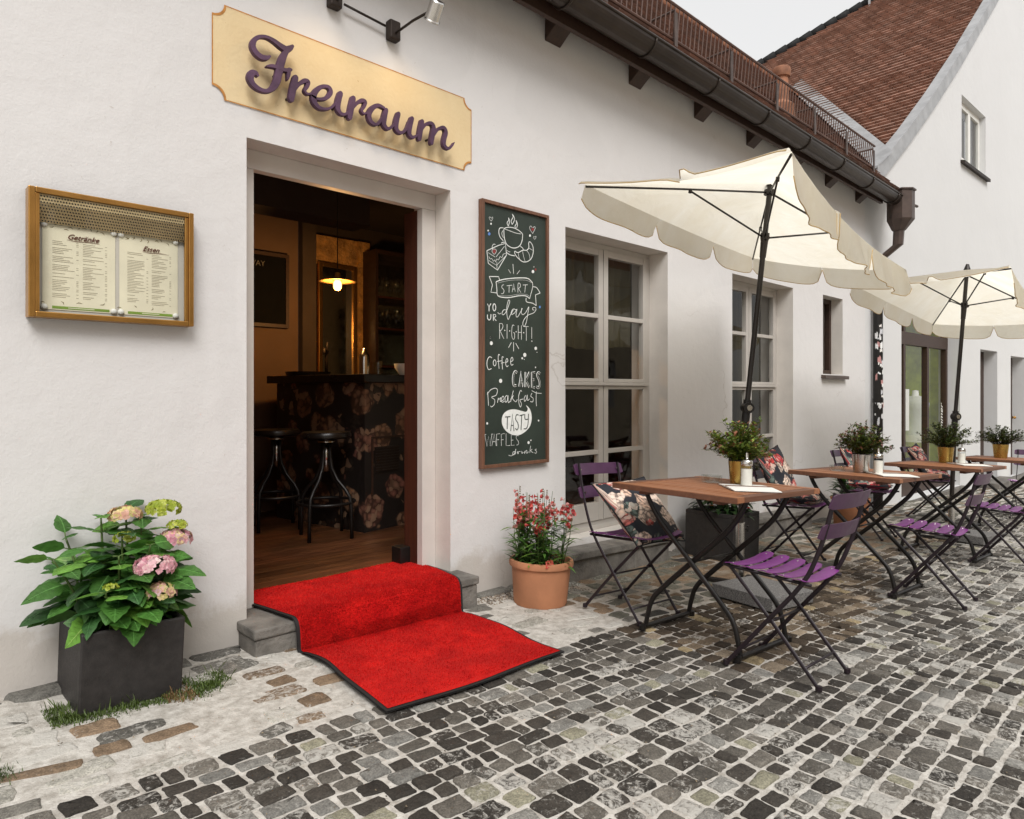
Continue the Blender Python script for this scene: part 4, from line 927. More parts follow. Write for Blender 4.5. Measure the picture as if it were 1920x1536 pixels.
def sheet(x0, x1, z0, z1, title, ts):
    n_ = MB(); n_.quad((x0, -.0065, z0), (x1, -.0065, z0), (x1, -.0065, z1), (x0, -.0065, z1)); s_ = n_.build('menu_sheet', paper, case); W_ = x1 - x0
    n_ = MB()
    for cx0, cx1 in ((.13, .44), (.54, .84)):
        z = z1 - .072
        while z > z0 + .045:
            if r6.random() < .84:
                L_ = r6.uniform(.35, 1) * (cx1 - cx0); n_.quad((x0 + cx0 * W_, -.0072, z), (x0 + (cx0 + L_) * W_, -.0072, z), (x0 + (cx0 + L_) * W_, -.0072, z + .0016), (x0 + cx0 * W_, -.0072, z + .0016))
                if L_ < .22: n_.quad((x0 + (cx1 + .01) * W_, -.0072, z), (x0 + (cx1 + .04) * W_, -.0072, z), (x0 + (cx1 + .04) * W_, -.0072, z + .0016), (x0 + (cx1 + .01) * W_, -.0072, z + .0016))
            z -= .0062
    n_.build('small_print', ink, s_)
    n_ = MB()
    for k in range(16):               # pencilled herbs along the head and foot of the sheet
        x = x0 + W_ * (k + .5) / 16; z = (z1 - r6.uniform(.008, .026)) if k % 4 else (z0 + r6.uniform(.02, .03)); L_ = r6.uniform(.01, .02); an = r6.uniform(0, 3)
        n_.tube([(x, -.0073, z), (x + L_ * .6 * cos(an), -.0073, z + L_ * .4 * sin(an)), (x + L_ * cos(an + .4), -.0073, z + L_ * .7 * sin(an + .4))], [.0006, .0016, .0004], 5, flat=(YD, .3))
    n_.build('herb_drawing', mat('sepia_ink', (.2, .15, .06), .8) if 'sepia_ink' not in bpy.data.materials else bpy.data.materials['sepia_ink'], s_)
    n_ = MB(); n_.quad((x0 + .03, -.0072, z0 + .004), (x1 - .02, -.0072, z0 + .004), (x1 - .02, -.0072, z0 + .014), (x0 + .03, -.0072, z0 + .014)); n_.quad((x0 + .08, -.0076, z0 + .008), (x1 - .07, -.0076, z0 + .008), (x1 - .07, -.0076, z0 + .0105), (x0 + .08, -.0076, z0 + .0105), 1); n_.build('foot_strip', [green, paper], s_)
    lettering(title, .027, (x0 + ts * W_, -.0085, z1 - .058), (pi / 2, 0, 0), s_, inkr, .45, 'title')
    n_ = MB(); n_.tube([(x0 + ts * W_, -.0085, z1 - .062), (x0 + (ts + .12) * W_, -.0085, z1 - .064), (x0 + (ts + .30) * W_, -.0085, z1 - .061), (x0 + (ts + .46) * W_, -.0085, z1 - .063)], [.0004, .0012, .0012, .0004], 6, flat=(YD, .3)); n_.build('swash', inkr, s_)
sheet(.497, .733, 1.412, 1.735, 'Getränke', .32); sheet(.747, .961, 1.412, 1.728, 'Essen', .38)
for x in (.502, .727, .752, .952):
    for z in (1.42, 1.722):
        n_ = MB(); n_.lathe([(.0115, 0), (.0105, .004), (.006, .007), (0, .008)], 14); o = n_.build('pin_cap', M['chrome'] if 0 else M['white'], case, smooth=True); o.location = (x, -.009, z); o.rotation_euler = (pi / 2, 0, 0)
n_ = MB(); n_.quad((a + .02, -D_ + .008, p + .02), (b - .02, -D_ + .008, p + .02), (b - .02, -D_ + .008, q - .02), (a + .02, -D_ + .008, q - .02)); n_.build('pane', M['glass'], case)

# chalkboard beside the door
cbd = thing('chalkboard', 'tall narrow green black chalkboard with white lettering START YOUR day RIGHT', 'chalkboard', (0, WY, 0))
a, b, p, q = 2.60, 3.163, .667, 2.222
n_ = MB(); n_.box(a + .019, b - .019, -.022, -.001, p + .019, q - .019); n_.build('board_face', M['board'], cbd)
n_ = MB()
for bx in ((a, a + .02, p, q), (b - .02, b, p, q), (a + .0205, b - .0205, p, p + .02), (a + .0205, b - .0205, q - .02, q)): n_.box(bx[0], bx[1], -.036, -.0015, bx[2], bx[3])
n_.build('board_frame', M['boardframe'], cbd, bevel=.002)
def c5(X, Y): return 880 + X / 5.4857, 360 + Y / 5.4857
def c6(X, Y): return 880 + X / 5.6889, 620 + Y / 5.6889
CK = {}; DOTS = []
class Ck:
    cur = None
def use(nm):
    CK.setdefault(nm, MB()); Ck.cur = CK[nm]
use('lettering'); YB_ = -.0225
def st(cv, P, wd=7, sm=True, closed=False, mb=None, m=0, yo=0):
    P2_ = smooth(P, 4, closed) if sm and len(P) > 2 else P
    pts = []
    for X, Y in P2_:
        u, v = cv(X, Y); r = on_y(u, v, WY - .0225); pts.append(Vector((r.x, YB_ - yo, r.z)))
    pts = [pts[0]] + [b_ for a_, b_ in zip(pts, pts[1:]) if (b_ - a_).length > 1e-5]
    (mb or Ck.cur).tube(pts, wd * .00029, 6, m, flat=(YD, .35))
def dot(cv, X, Y, r, m=0, n=14, sy=1.3):
    pts = []
    for k in range(n):
        u, v = cv(X + r * cos(2 * pi * k / n), Y + r * sy * sin(2 * pi * k / n)); w_ = on_y(u, v, WY - .0225); pts.append((w_.x, YB_ - .0012, w_.z))
    b_ = MB(); b_.add(pts, [tuple(range(n))], m); DOTS.append(b_)
def poly(cv, P, m=0, yo=.001, k=5):
    pts = []
    for X, Y in smooth(P, k, True)[:-1]:
        u, v = cv(X, Y); w_ = on_y(u, v, WY - .0225); pts.append((w_.x, YB_ - yo, w_.z))
    Ck.cur.add(pts, [tuple(range(len(pts)))], m)
L5 = [ # cup, steam, saucer
 ([(355,378),(400,363),(470,375),(528,412),(548,437)],9),([(355,378),(420,402),(480,424),(530,432)],6),([(355,385),(360,470),(385,540),(440,575),(490,572),(525,545),(545,490),(548,437)],9),
 ([(350,370),(315,372),(303,410),(315,462),(348,502)],9),([(345,398),(334,430),(350,472)],6),
 ([(400,350),(388,320),(405,290),(402,266),(414,300),(408,330),(402,350)],8),([(440,335),(430,300),(450,260),(443,230),(464,270),(458,305),(440,335)],8),([(475,375),(470,350),(486,325),(480,292),(496,335),(486,370)],8),
 ([(328,528),(345,518),(368,518)],8),([(380,622),(420,648),(468,658)],9),([(525,560),(550,580),(556,602)],8),([(386,600),(402,612),(420,618)],5),
 # croissant
 ([(470,608),(500,625),(550,600),(590,600),(612,572),(610,530),(622,513),(650,550),(658,610),(640,680),(600,715),(550,718),(500,680),(470,640),(466,610)],9),
 ([(505,630),(508,660),(516,690)],5),([(548,612),(558,665),(576,718)],5),([(588,600),(615,640),(626,695)],5),([(610,575),(630,588),(650,600)],5),
 # wave of icing, cherry stalk
 ([(200,665),(215,690),(230,685),(246,712),(262,700),(270,720),(282,690),(300,700),(316,665),(335,675),(350,640),(374,635)],5),([(240,590),(235,560),(250,538),(268,542)],6),([(232,612),(240,590),(270,590),(278,612),(256,642),(232,612)],5),
 # hearts
 ([(224,300),(206,275),(206,258),(220,262),(226,272),(238,258),(240,275),(224,300)],4),([(652,428),(624,385),(622,360),(636,352),(651,372),(668,358),(678,374),(652,428)],5),([(672,488),(658,470),(664,458),(673,464),(686,456),(684,472),(672,488)],4),
 # banner
 ([(275,925),(330,905),(400,893),(500,885),(600,890),(650,935)],11),([(620,1098),(580,1070),(500,1070),(400,1088),(310,1078),(286,1050),(283,1000),(275,925)],10),([(650,935),(652,975),(636,1040),(620,1098)],7),
 ([(655,975),(692,985),(728,1040)],9),([(585,1090),(588,1130),(650,1145),(688,1170)],9),
 ([(290,938),(400,912),(500,905),(590,910),(640,935)],2.5),([(295,1066),(400,1070),(500,1052),(585,1055),(618,1075)],2.5),
 # START
 ([(356,955),(338,962),(335,985),(350,1002),(357,1022),(346,1046),(328,1046)],6),([(500,1035),(502,942),(524,950),(522,980),(504,992)],6),
 # day
 ([(292,1240),(308,1255),(325,1248)],6),([(380,1215),(352,1215),(336,1250),(350,1264),(380,1230),(410,1150),(415,1120),(402,1116),(386,1180),(386,1260),(400,1312),(420,1270),(452,1214)],7),
 ([(482,1214),(452,1205),(430,1240),(440,1260),(470,1240),(490,1205),(480,1270),(496,1286),(530,1230),(545,1198)],7),([(540,1195),(535,1240),(550,1262),(580,1240),(612,1182),(600,1260),(586,1340),(566,1382),(550,1366),(560,1320),(600,1270),(660,1245),(684,1214),(680,1190),(656,1190),(650,1210),(668,1216)],7),
 # RIGHT!
 ([(310,1355),(336,1355),(346,1385),(330,1420),(315,1425)],6),([(462,1375),(446,1370),(437,1410),(437,1480),(450,1515),(465,1502),(465,1450)],6)]
for i_, (P_, wd) in enumerate(L5):
    use('cup_drawing' if i_ < 12 else 'croissant_drawing' if i_ < 17 else 'cake_drawing' if i_ < 20 else 'heart_drawing' if i_ < 23 else 'banner_drawing' if i_ < 30 else 'lettering'); st(c5, P_, wd)
S5 = [([(180,605),(300,550),(372,530),(382,650),(290,805),(195,735),(180,605)],9),([(195,625),(265,670)],5),([(275,668),(362,560)],5),([(200,705),(280,755),(378,655)],5),([(283,720),(285,800)],5),
 ([(205,870),(300,872),(312,906)],9),([(205,870),(237,955),(222,1032),(284,1040)],9),([(728,1040),(680,1060),(688,1170)],9),([(448,742),(456,842)],6),([(402,797),(425,836)],5),([(518,808),(490,845)],5),
 ([(385,965),(440,960)],6),([(410,963),(408,1035)],6),([(440,1030),(457,945),(472,1025)],6),([(446,1000),(467,998)],6),([(504,992),(530,1035)],6),([(552,958),(600,955)],6),([(578,957),(570,1035)],6),
 ([(185,1150),(203,1186),(222,1148)],10),([(203,1186),(203,1228)],10),([(248,1325),(246,1260),(268,1262),(273,1280),(250,1296),(277,1325)],10),
 ([(312,1510),(310,1355)],6),([(315,1425),(355,1510)],6),([(388,1360),(388,1510)],6),([(465,1450),(452,1448)],6),([(503,1372),(503,1515)],6),([(536,1372),(536,1520)],6),([(503,1445),(536,1445)],6),([(560,1385),(608,1385)],6),([(585,1385),(587,1530)],6),([(642,1392),(642,1510)],6)]
for i_, (P_, wd) in enumerate(S5):
    use('cake_drawing' if i_ < 5 else 'banner_drawing' if i_ < 8 else 'ray_strokes' if i_ < 11 else 'lettering'); st(c5, P_, wd, False)
use('lettering')
st(c5, [(257 + 15 * cos(t), 1188 + 36 * sin(t)) for t in [k * pi / 5 for k in range(10)]], 10, closed=True)
st(c5, [(187,1262),(188,1300),(204,1318),(220,1300),(222,1257)], 10)
for X, Y, r, m in ((192,398,7,0),(203,432,13,2),(653,820,13,0),(680,798,9,1),(663,772,4,0),(724,1184,10,2),(215,1500,8,0),(222,328,8,0),(622,450,10,0),(255,612,17,1),(650,386,14,1),(363,1425,5,0),(413,1430,5,0),(480,1438,5,0),(558,1448,5,0),(642,1535,5,0)): dot(c5, X, Y, r, m)
L6 = [([(240,290),(216,280),(194,310),(188,370),(205,416),(236,405)],9),([(325,262),(311,258),(308,310),(318,408)],8),([(365,285),(350,282),(350,340),(354,414)],8),([(392,340),(411,325),(404,298),(392,312),(388,360),(400,385),(416,374)],8),([(440,332),(465,318),(459,286),(445,298),(440,340),(450,370),(468,360)],8),
 ([(195,655),(200,720),(205,800)],7),([(190,680),(228,632),(280,615),(300,640),(285,690),(238,710),(270,740),(266,788),(236,815),(228,802)],7),([(300,770),(310,722),(316,736),(336,716),(330,755),(345,752)],7),([(345,752),(370,730),(362,700),(346,720),(349,765),(376,752)],7),
 ([(402,690),(382,712),(386,765),(405,745),(412,690),(415,768),(436,750)],7),([(470,640),(455,700),(440,762)],7),([(440,735),(470,692),(460,722),(494,760),(512,735)],7),([(560,650),(545,640),(526,700),(530,780),(545,816),(556,780),(540,742),(576,730)],7),
 ([(602,690),(586,720),(590,755),(610,730),(618,685),(620,745),(642,728)],7),([(668,668),(655,700),(680,722),(676,760),(650,756)],7),([(665,640),(715,665),(770,670)],6),([(715,650),(712,740),(717,806)],7),
 ([(420,1330),(450,1336),(480,1310),(486,1290),(466,1298),(462,1325),(485,1318),(496,1262),(490,1320)],5),([(510,1310),(515,1290),(520,1318),(526,1292),(546,1290)],5),([(560,1285),(560,1310),(576,1298)],5),([(590,1285),(588,1312),(606,1280),(615,1286),(612,1310),(632,1292)],5),([(655,1228),(648,1270),(645,1306)],5),([(645,1288),(670,1265),(656,1282),(682,1305)],5),([(716,1265),(700,1272),(718,1290),(712,1308),(695,1304)],5)]
for P_, wd in L6: st(c6, P_, wd)
S6 = [([(448,128),(418,182)],7),([(472,125),(472,222)],7),([(495,135),(528,195)],7),([(298,330),(345,322)],7),([(338,348),(374,340)],7),
 ([(165,1110),(188,1235),(205,1130),(222,1232),(241,1105)],4.5),([(240,1230),(265,1100),(286,1230)],4.5),([(250,1185),(279,1185)],4.5),([(292,1230),(290,1105),(326,1100)],4.5),([(290,1165),(316,1163)],4.5),([(342,1230),(340,1105),(376,1098)],4.5),([(340,1165),(366,1163)],4.5),([(392,1098),(392,1228),(436,1225)],4.5),([(470,1112),(447,1114),(447,1226),(480,1222)],4.5),([(447,1170),(470,1168)],4.5),([(160,1110),(180,1108)],4),([(232,1106),(250,1104)],4)]
for i_, (P_, wd) in enumerate(S6): use('ray_strokes' if i_ < 3 else 'lettering'); st(c6, P_, wd, False)
st(c6, [(270 + 15 * cos(t), 345 + 32 * sin(t)) for t in [k * pi / 5 for k in range(10)]], 8, closed=True); st(c6, [(527,1124),(506,1120),(500,1150),(522,1180),(525,1210),(504,1222)], 4.5)
for P_ in ([(508,452),(490,436),(470,470),(464,540),(476,588),(500,583)],[(532,598),(549,442),(574,600)],[(538,548),(568,548)],[(601,442),(599,603)],[(640,445),(603,530),(638,605)],[(700,447),(667,447),(667,605),(696,608)],[(667,525),(692,525)],[(753,462),(735,447),(722,480),(744,530),(750,580),(736,612),(716,598)]):
    st(c6, P_, 28, len(P_) > 5); st(c6, P_, 15, len(P_) > 5, m=3, yo=.0022)
use('speech_bubble')
poly(c6, [(345,960),(360,895),(410,852),(480,840),(560,858),(604,866),(622,835),(604,796),(640,830),(661,890),(662,960),(640,1030),(580,1090),(520,1116),(450,1108),(390,1070),(355,1015)], 0, .0008)
for P_, s_ in (([(380,922),(436,918)],0),([(405,920),(402,1050)],0),([(440,1072),(458,890),(475,1072)],0),([(446,1012),(470,1010)],0),([(523,902),(502,898),(492,945),(515,985),(521,1030),(506,1060),(490,1042)],1),([(535,908),(582,896)],0),([(558,900),(550,1062)],0),([(590,890),(594,945),(624,945)],1),([(630,888),(624,1000),(606,1045),(580,1046)],1)): st(c6, P_, 12, bool(s_), m=3, yo=.001)
for X, Y, r in ((223,75,8),(233,135,16),(707,190,14),(720,232,4),(590,260,17),(563,295,9),(585,308,4),(705,392,6),(332,537,17),(189,990,10),(737,960,8),(630,1195,12),(655,1170,6)): dot(c6, X, Y, r)
cmats = [M['chalk'], mat('red_chalk', (.25, .04, .04), .9), mat('blue_chalk', (.12, .25, .6), .9), M['board']]
for nm, mb_ in CK.items(): mb_.build(nm, cmats, cbd)
for b_ in DOTS: b_.build('chalk_dot', cmats, cbd)

# red carpet over the step
rug = thing('red_carpet', 'bright red plush carpet with black edge running over the cafe doorstep', 'carpet', (0, 0, 0))
cp = [(3.30, .122), (3.1, .1235), (2.93, .125), (2.83, .127), (2.788, .121), (2.768, .095), (2.760, .04), (2.755, .0), (2.735, -.012), (2.68, -.004), (2.5, .004), (2.3, .003), (2.0, .004)]
cp = smooth(cp, 5)
def edge(v):
    y = v
    xl = 1.352 + (.045 * max(0, min(1, (3.1 - y) / .3)) if y > 2.77 else .045 - .062 * (2.77 - y) / .77)
    xr = 2.315 - (.03 * max(0, min(1, (3.1 - y) / .3)) if y > 2.77 else .03 + .058 * (2.77 - y) / .77)
    return xl, xr
def rug_pt(u, v, off=0, grow=0):
    f_ = v * (len(cp) - 1); i = min(int(f_), len(cp) - 2); t = f_ - i
    y = cp[i][0] + (cp[i + 1][0] - cp[i][0]) * t; z = cp[i][1] + (cp[i + 1][1] - cp[i][1]) * t
    dy, dz = cp[i + 1][0] - cp[i][0], cp[i + 1][1] - cp[i][1]; dl = sqrt(dy * dy + dz * dz) or 1
    xl, xr = edge(y); wv = .010 * sin(y * 5.3 + 1) + .006 * sin(y * 13); xl -= grow - wv; xr += grow + .009 * sin(y * 4.1 + 2) + .006 * sin(y * 11); x = xl + (xr - xl) * u
    k = max(0, min(1, (.11 - z) / .10)); z += k * (gz(x) + .012)
    if y < 2.77: z += .006 * (1 + sin(x * 6 + y * 5)) * min(1, (2.77 - y) * 3) * (.3 + .7 * abs(u - .5)) + .004 * sin(y * 9 + x * 2.5) ** 2
    if y > 2.78: z += .003 * (1 + sin(x * 9 + y * 6))
    bulge = -.014 * (1 + sin(x * 7 + 1)) * max(0, 1 - abs(z - .05) / .09) * (1 if y < 2.79 else 0)
    fy = -(grow + .012 * (1 + sin(x * 5.2)) * (u * (1 - u) * 4)) if v > .999 else 0
    return Vector((x, y + bulge + fy + off * dz / dl, z + off * -dy / dl))
n_ = MB(); n_.grid(lambda u, v: rug_pt(u, v, .007), 56, 96)
pm, nt, bs = newmat('red_plush'); co = coords(nt)
c = mix(nt, ramp(nt, noise(nt, co, 7, 6, .7, .8), [(.3, (0, 0, 0)), (.7, (1, 1, 1))]), (.42, .005, .007), (.70, .016, .013))
c = mix(nt, ramp(nt, noise(nt, co, 2.6, 5, .65, .5), [(.42, (0, 0, 0)), (.62, (.4, .4, .4))]), c, (.32, .004, .006))
c = mix(nt, 1.0, c, ramp(nt, noise(nt, co, 300, 3), [(.3, (.6, .6, .6)), (.7, (1.25, 1.25, 1.25))]), 'MULTIPLY')
c = mix(nt, ramp(nt, noise(nt, co, 420, 1), [(.79, (0, 0, 0)), (.8, (.7, .7, .7))]), c, (.5, .35, .3))
nt.links.new(c, bs.inputs['Base Color']); bs.inputs['Roughness'].default_value = 1; bs.inputs['Specular IOR Level'].default_value = .05
bs.inputs['Sheen Weight'].default_value = .15; bs.inputs['Sheen Tint'].default_value = (1, .2, .15, 1)
bump(nt, bs, noise(nt, co, 260, 4), .7, .006)
n_.build('plush', pm, rug, smooth=True)
n_ = MB(); n_.grid(lambda u, v: rug_pt(u, v, .0, .016), 40, 96); n_.grid(lambda u, v: rug_pt(u, v, .0045, .0145) , 40, 96)
n_.build('black_edge', mat('black_rubber_edge', (.012, .011, .011), .8, bumps=.3, bscale=200), rug, smooth=True)
n_ = MB(); r7 = random.Random(9)
for _ in range(52000):
    u, v = r7.uniform(.002, .998), r7.uniform(0, .997); p = rug_pt(u, v, .007)
    q_ = rug_pt(u, min(1, v + .004), .007); tn = (q_ - p).normalized(); nn = tn.cross(Vector((1, 0, 0)))
    a = r7.random() * 2 * pi; s_ = Vector((cos(a), sin(a) * tn.y, sin(a) * tn.z)) * .0016
    t_ = p + nn * r7.uniform(.004, .0075) + Vector((r7.uniform(-1, 1), r7.uniform(-1, 1), 0)) * .003
    n_.add([p - s_, p + s_, t_], [(0, 1, 2)])
tag(n_.build('pile', pm, rug), kind='stuff')

# ------------------------------------------------------------ plants
def cone_dir(r, spread): 
    a = r.random() * 2 * pi; e = r.random() ** .6 * spread; return Vector((sin(e) * cos(a), sin(e) * sin(a), cos(e)))
# hydrangea in a square planter
hyd = thing('potted_hydrangea', 'pink and lime hydrangea in a square anthracite planter left of the door', 'potted plant', (.705, 2.805, gz(.705)), 0, tilt=True)
n_ = MB(); S_ = .166; T_ = .164; Hh = .275
o1 = [(-T_, -T_, 0), (T_, -T_, 0), (T_, T_, 0), (-T_, T_, 0)]; o2 = [(-S_, -S_, Hh), (S_, -S_, Hh), (S_, S_, Hh), (-S_, S_, Hh)]; i2 = [(x * .9, y * .9, Hh) for x, y, z in o2]; i1 = [(x * .88, y * .88, Hh - .05) for x, y, z in o2]
n_.add(o1 + o2 + i2 + i1, [(3, 2, 1, 0)] + [(k, (k + 1) % 4, 4 + (k + 1) % 4, 4 + k) for k in range(4)] + [(4 + k, 4 + (k + 1) % 4, 8 + (k + 1) % 4, 8 + k) for k in range(4)] + [(8 + k, 8 + (k + 1) % 4, 12 + (k + 1) % 4, 12 + k) for k in range(4)])
n_.build('planter', M['planter'], hyd, bevel=.006)
n_ = MB(); n_.grid(lambda u, v: ((u - .5) * .29, (v - .5) * .29, Hh - .04 + .012 * sin(u * 17) * sin(v * 13)), 12, 12); n_.build('soil', M['soil'], hyd, smooth=True)
rh_ = random.Random(14)
lv, stm = MB(), MB()
def hcol():
    t = rh_.random(); b = rh_.uniform(.8, 1.45)
    return (.062 * b, .17 * b, .03 * b) if t < .55 else ((.035 * b, .105 * b, .026 * b) if t < .78 else (.12 * b, .27 * b, .04 * b))
def hyd_leaf(p, d, L_, droop):
    # ovate blade: arched across, grooved along the midrib, wavy toothed edge, pale midrib on top
    p = Vector(p); d = Vector(d).normalized(); s_ = d.cross(Vector((0, 0, 1))); s_ = s_.normalized() if s_.length > .05 else d.orthogonal().normalized()
    roll = rh_.gauss(0, .35); n0 = s_.cross(d).normalized(); s_, n0 = s_ * cos(roll) + n0 * sin(roll), n0 * cos(roll) - s_ * sin(roll)
    W_ = L_ * rh_.uniform(.60, .76); arch = rh_.uniform(.05, .22); gr = rh_.uniform(.05, .14); ph = rh_.random() * 6; c = hcol(); n = 9; vs = []; tw = rh_.gauss(0, .25)
    ctr = []
    for i in range(n + 1):
        t = i / n; wv = W_ * .5 * max(.03, (sin(pi * min(1, t ** .72)) ** .75) * (1 - .25 * t ** 3)) * (1 + .05 * (-1) ** i)
        cc = p + d * (L_ * (t - .10 * droop * t * t)) - n0 * (droop * L_ * .8 * t * t); ctr.append(cc)
        ss = s_ * cos(tw * t) + n0 * sin(tw * t)
        for k in (-1, -.5, 0, .5, 1):
            h = -arch * wv * abs(k) ** 2 * 1.5 + gr * wv * abs(k) * 1.2 + .05 * wv * sin(ph + i * 1.7 + k * 2) * abs(k)
            vs.append(cc + ss * (wv * k) + n0 * h)
    lv.add(vs, [(i * 5 + k, i * 5 + k + 1, (i + 1) * 5 + k + 1, (i + 1) * 5 + k) for i in range(n) for k in range(4)], 0, c)
    cl = tuple(min(.5, q * 1.9 + .03) for q in c)
    for i in range(n):
        w1, w2 = .0022 * (1 - i / n) + .0004, .0022 * (1 - (i + 1) / n) + .0004
        lv.add([ctr[i] - s_ * w1 + n0 * .0012, ctr[i] + s_ * w1 + n0 * .0012, ctr[i + 1] + s_ * w2 + n0 * .0012, ctr[i + 1] - s_ * w2 + n0 * .0012], [(0, 1, 2, 3)], 0, cl)
    for i in range(2, n - 1):
        t = i / n
        for k in (1, -1):
            a = ctr[i] + n0 * .001; b = Vector(vs[(i + 1) * 5 + (4 if k > 0 else 0)]) * .82 + ctr[i + 1] * .18 + n0 * .0016; m = (a + b) / 2 + n0 * .001; t_ = d * .0009
            lv.add([a - t_, a + t_, m + t_ * .8, b, m - t_ * .8], [(0, 1, 2, 3, 4)], 0, tuple(min(.4, q * 1.35 + .01) for q in c))
stems = [(-0.1, 0.02, -0.175, 0.08, 0.288), (-0.12, -0.05, -0.236, -0.06, 0.24), (-0.05, 0.04, -0.07, 0.06, 0.352), (0, 0, -0.026, -0.05, 0.296), (0.03, 0.03, 0.016, 0.08, 0.368), (0.06, 0, 0.055, 0.02, 0.344), (0.09, 0.02, 0.121, 0.02, 0.272), (0.1, -0.06, 0.105, -0.12, 0.176), (0.02, -0.08, 0.016, -0.16, 0.176), (-0.06, -0.1, -0.105, -0.19, 0.136), (-0.02, -0.05, -0.052, -0.12, 0.24), (0.05, -0.04, 0.055, -0.1, 0.264), (-0.1, 0.08, -0.14, 0.1, 0.16), (0.08, 0.09, 0.077, 0.1, 0.2)]
tips = []
for (x0, y0, x1, y1, h) in stems:
    B = Vector((x0, y0, Hh - .04)); Tp = Vector((x1, y1, Hh + h)); md = (B + Tp) / 2 + Vector((x0 - x1, y0 - y1, 0)) * .15
    P_ = smooth([tuple(B), tuple(md), tuple(Tp)], 6); stm.tube(P_, [.006 - .003 * i / len(P_) for i in range(len(P_))], 6, c=(.10, .16, .04)); tips.append(Tp)
    k = 6 if h > .28 else 5
    for i in range(k):
        f_ = .35 + .65 * i / (k - 1); pp = Vector(P_[min(int(f_ * (len(P_) - 1)), len(P_) - 1)])
        a = i * pi / 2 + rh_.uniform(-.3, .3)
        for s_ in (0, pi):
            d = Vector((cos(a + s_), sin(a + s_), rh_.uniform(.05, .5) if f_ > .8 else rh_.uniform(-.15, .3)))
            if pp.y + d.y * .1 > .16: d.y *= .2
            L_ = rh_.uniform(.085, .125) * (1 if f_ < .9 else .85)
            stm.tube([pp, pp + d.normalized() * .02], .002, 5, c=(.14, .22, .06)); hyd_leaf(pp + d.normalized() * .018, d, L_, rh_.uniform(.15, .5))
for _ in range(95):                       # leaves filling the body of the shrub
    a = rh_.random() * 2 * pi; r_ = rh_.uniform(.02, .19); hh_ = rh_.uniform(.02, .28) * (1 - r_ * 1.6)
    hyd_leaf((r_ * cos(a) * (.85 if cos(a) > 0 else 1.1), min(r_ * sin(a), .13), Hh + hh_), (cos(a), sin(a) - .45, rh_.uniform(-.3, .5)), rh_.uniform(.09, .14), rh_.uniform(.2, .6))
for _ in range(30):                       # leaves hanging over the rim
    a = rh_.random() * 2 * pi; r_ = rh_.uniform(.08, .15); p = Vector((r_ * cos(a), r_ * sin(a), Hh + rh_.uniform(.0, .12))); hyd_leaf(p, (cos(a), sin(a), rh_.uniform(-.35, .3)), rh_.uniform(.09, .14), rh_.uniform(.3, .7))
lv.build('foliage', M['leaf'], hyd, smooth=True); stm.build('stems', M['leaf'], hyd, smooth=True)
def floret_head(name, ctr, r, cols, n, parent, flat=.55, sz=.017):
    fb = MB()
    for _ in range(n):
        d = cone_dir(rh_, 1.75); p = Vector(ctr) + Vector((d.x * r, d.y * r, d.z * r * flat))
        c = rh_.choice(cols); t = rh_.uniform(.8, 1.15); c = tuple(q * t for q in c)
        a0 = rh_.random() * 2; nn = d; e1 = nn.orthogonal().normalized(); e2 = nn.cross(e1)
        s_ = sz * rh_.uniform(.7, 1.1)
        for k in range(4):
            a = a0 + k * pi / 2; q1 = e1 * cos(a) + e2 * sin(a); q2 = e2 * cos(a) - e1 * sin(a)
            fb.add([p, p + q1 * s_ * .55 + q2 * s_ * .5 + nn * .002, p + q1 * s_ + nn * rh_.uniform(.0, .005), p + q1 * s_ * .55 - q2 * s_ * .5 + nn * .002], [(0, 1, 2, 3)], 0, c)
    return fb.build(name, M['petal'], parent)
pink = [(.78, .42, .47), (.8, .52, .55), (.70, .32, .40), (.82, .6, .58)]; lime = [(.42, .48, .05), (.5, .55, .1), (.34, .42, .04)]; cream = [(.78, .62, .34), (.75, .45, .35), (.7, .62, .25)]
# heads: offsets from the planter, front of the shrub is -y
floret_head('flower_head', (.05, -.18, Hh + .20), .066, pink, 120, hyd)
floret_head('flower_head', (.165, -.03, Hh + .265), .056, pink + cream[:1], 100, hyd)
floret_head('flower_head', (.07, -.19, Hh + .11), .05, cream + pink[:2], 70, hyd)
floret_head('flower_head', (.0, .02, Hh + .36), .055, cream, 80, hyd)
floret_head('flower_head', (.125, .0, Hh + .375), .06, lime, 90, hyd)
floret_head('flower_head', (-.02, -.06, Hh + .29), .035, lime, 50, hyd, sz=.011)
floret_head('flower_head', (.165, -.04, Hh + .315), .034, lime, 50, hyd, sz=.011)
floret_head('flower_head', (-.09, -.19, Hh + .15), .022, lime, 30, hyd, sz=.008)

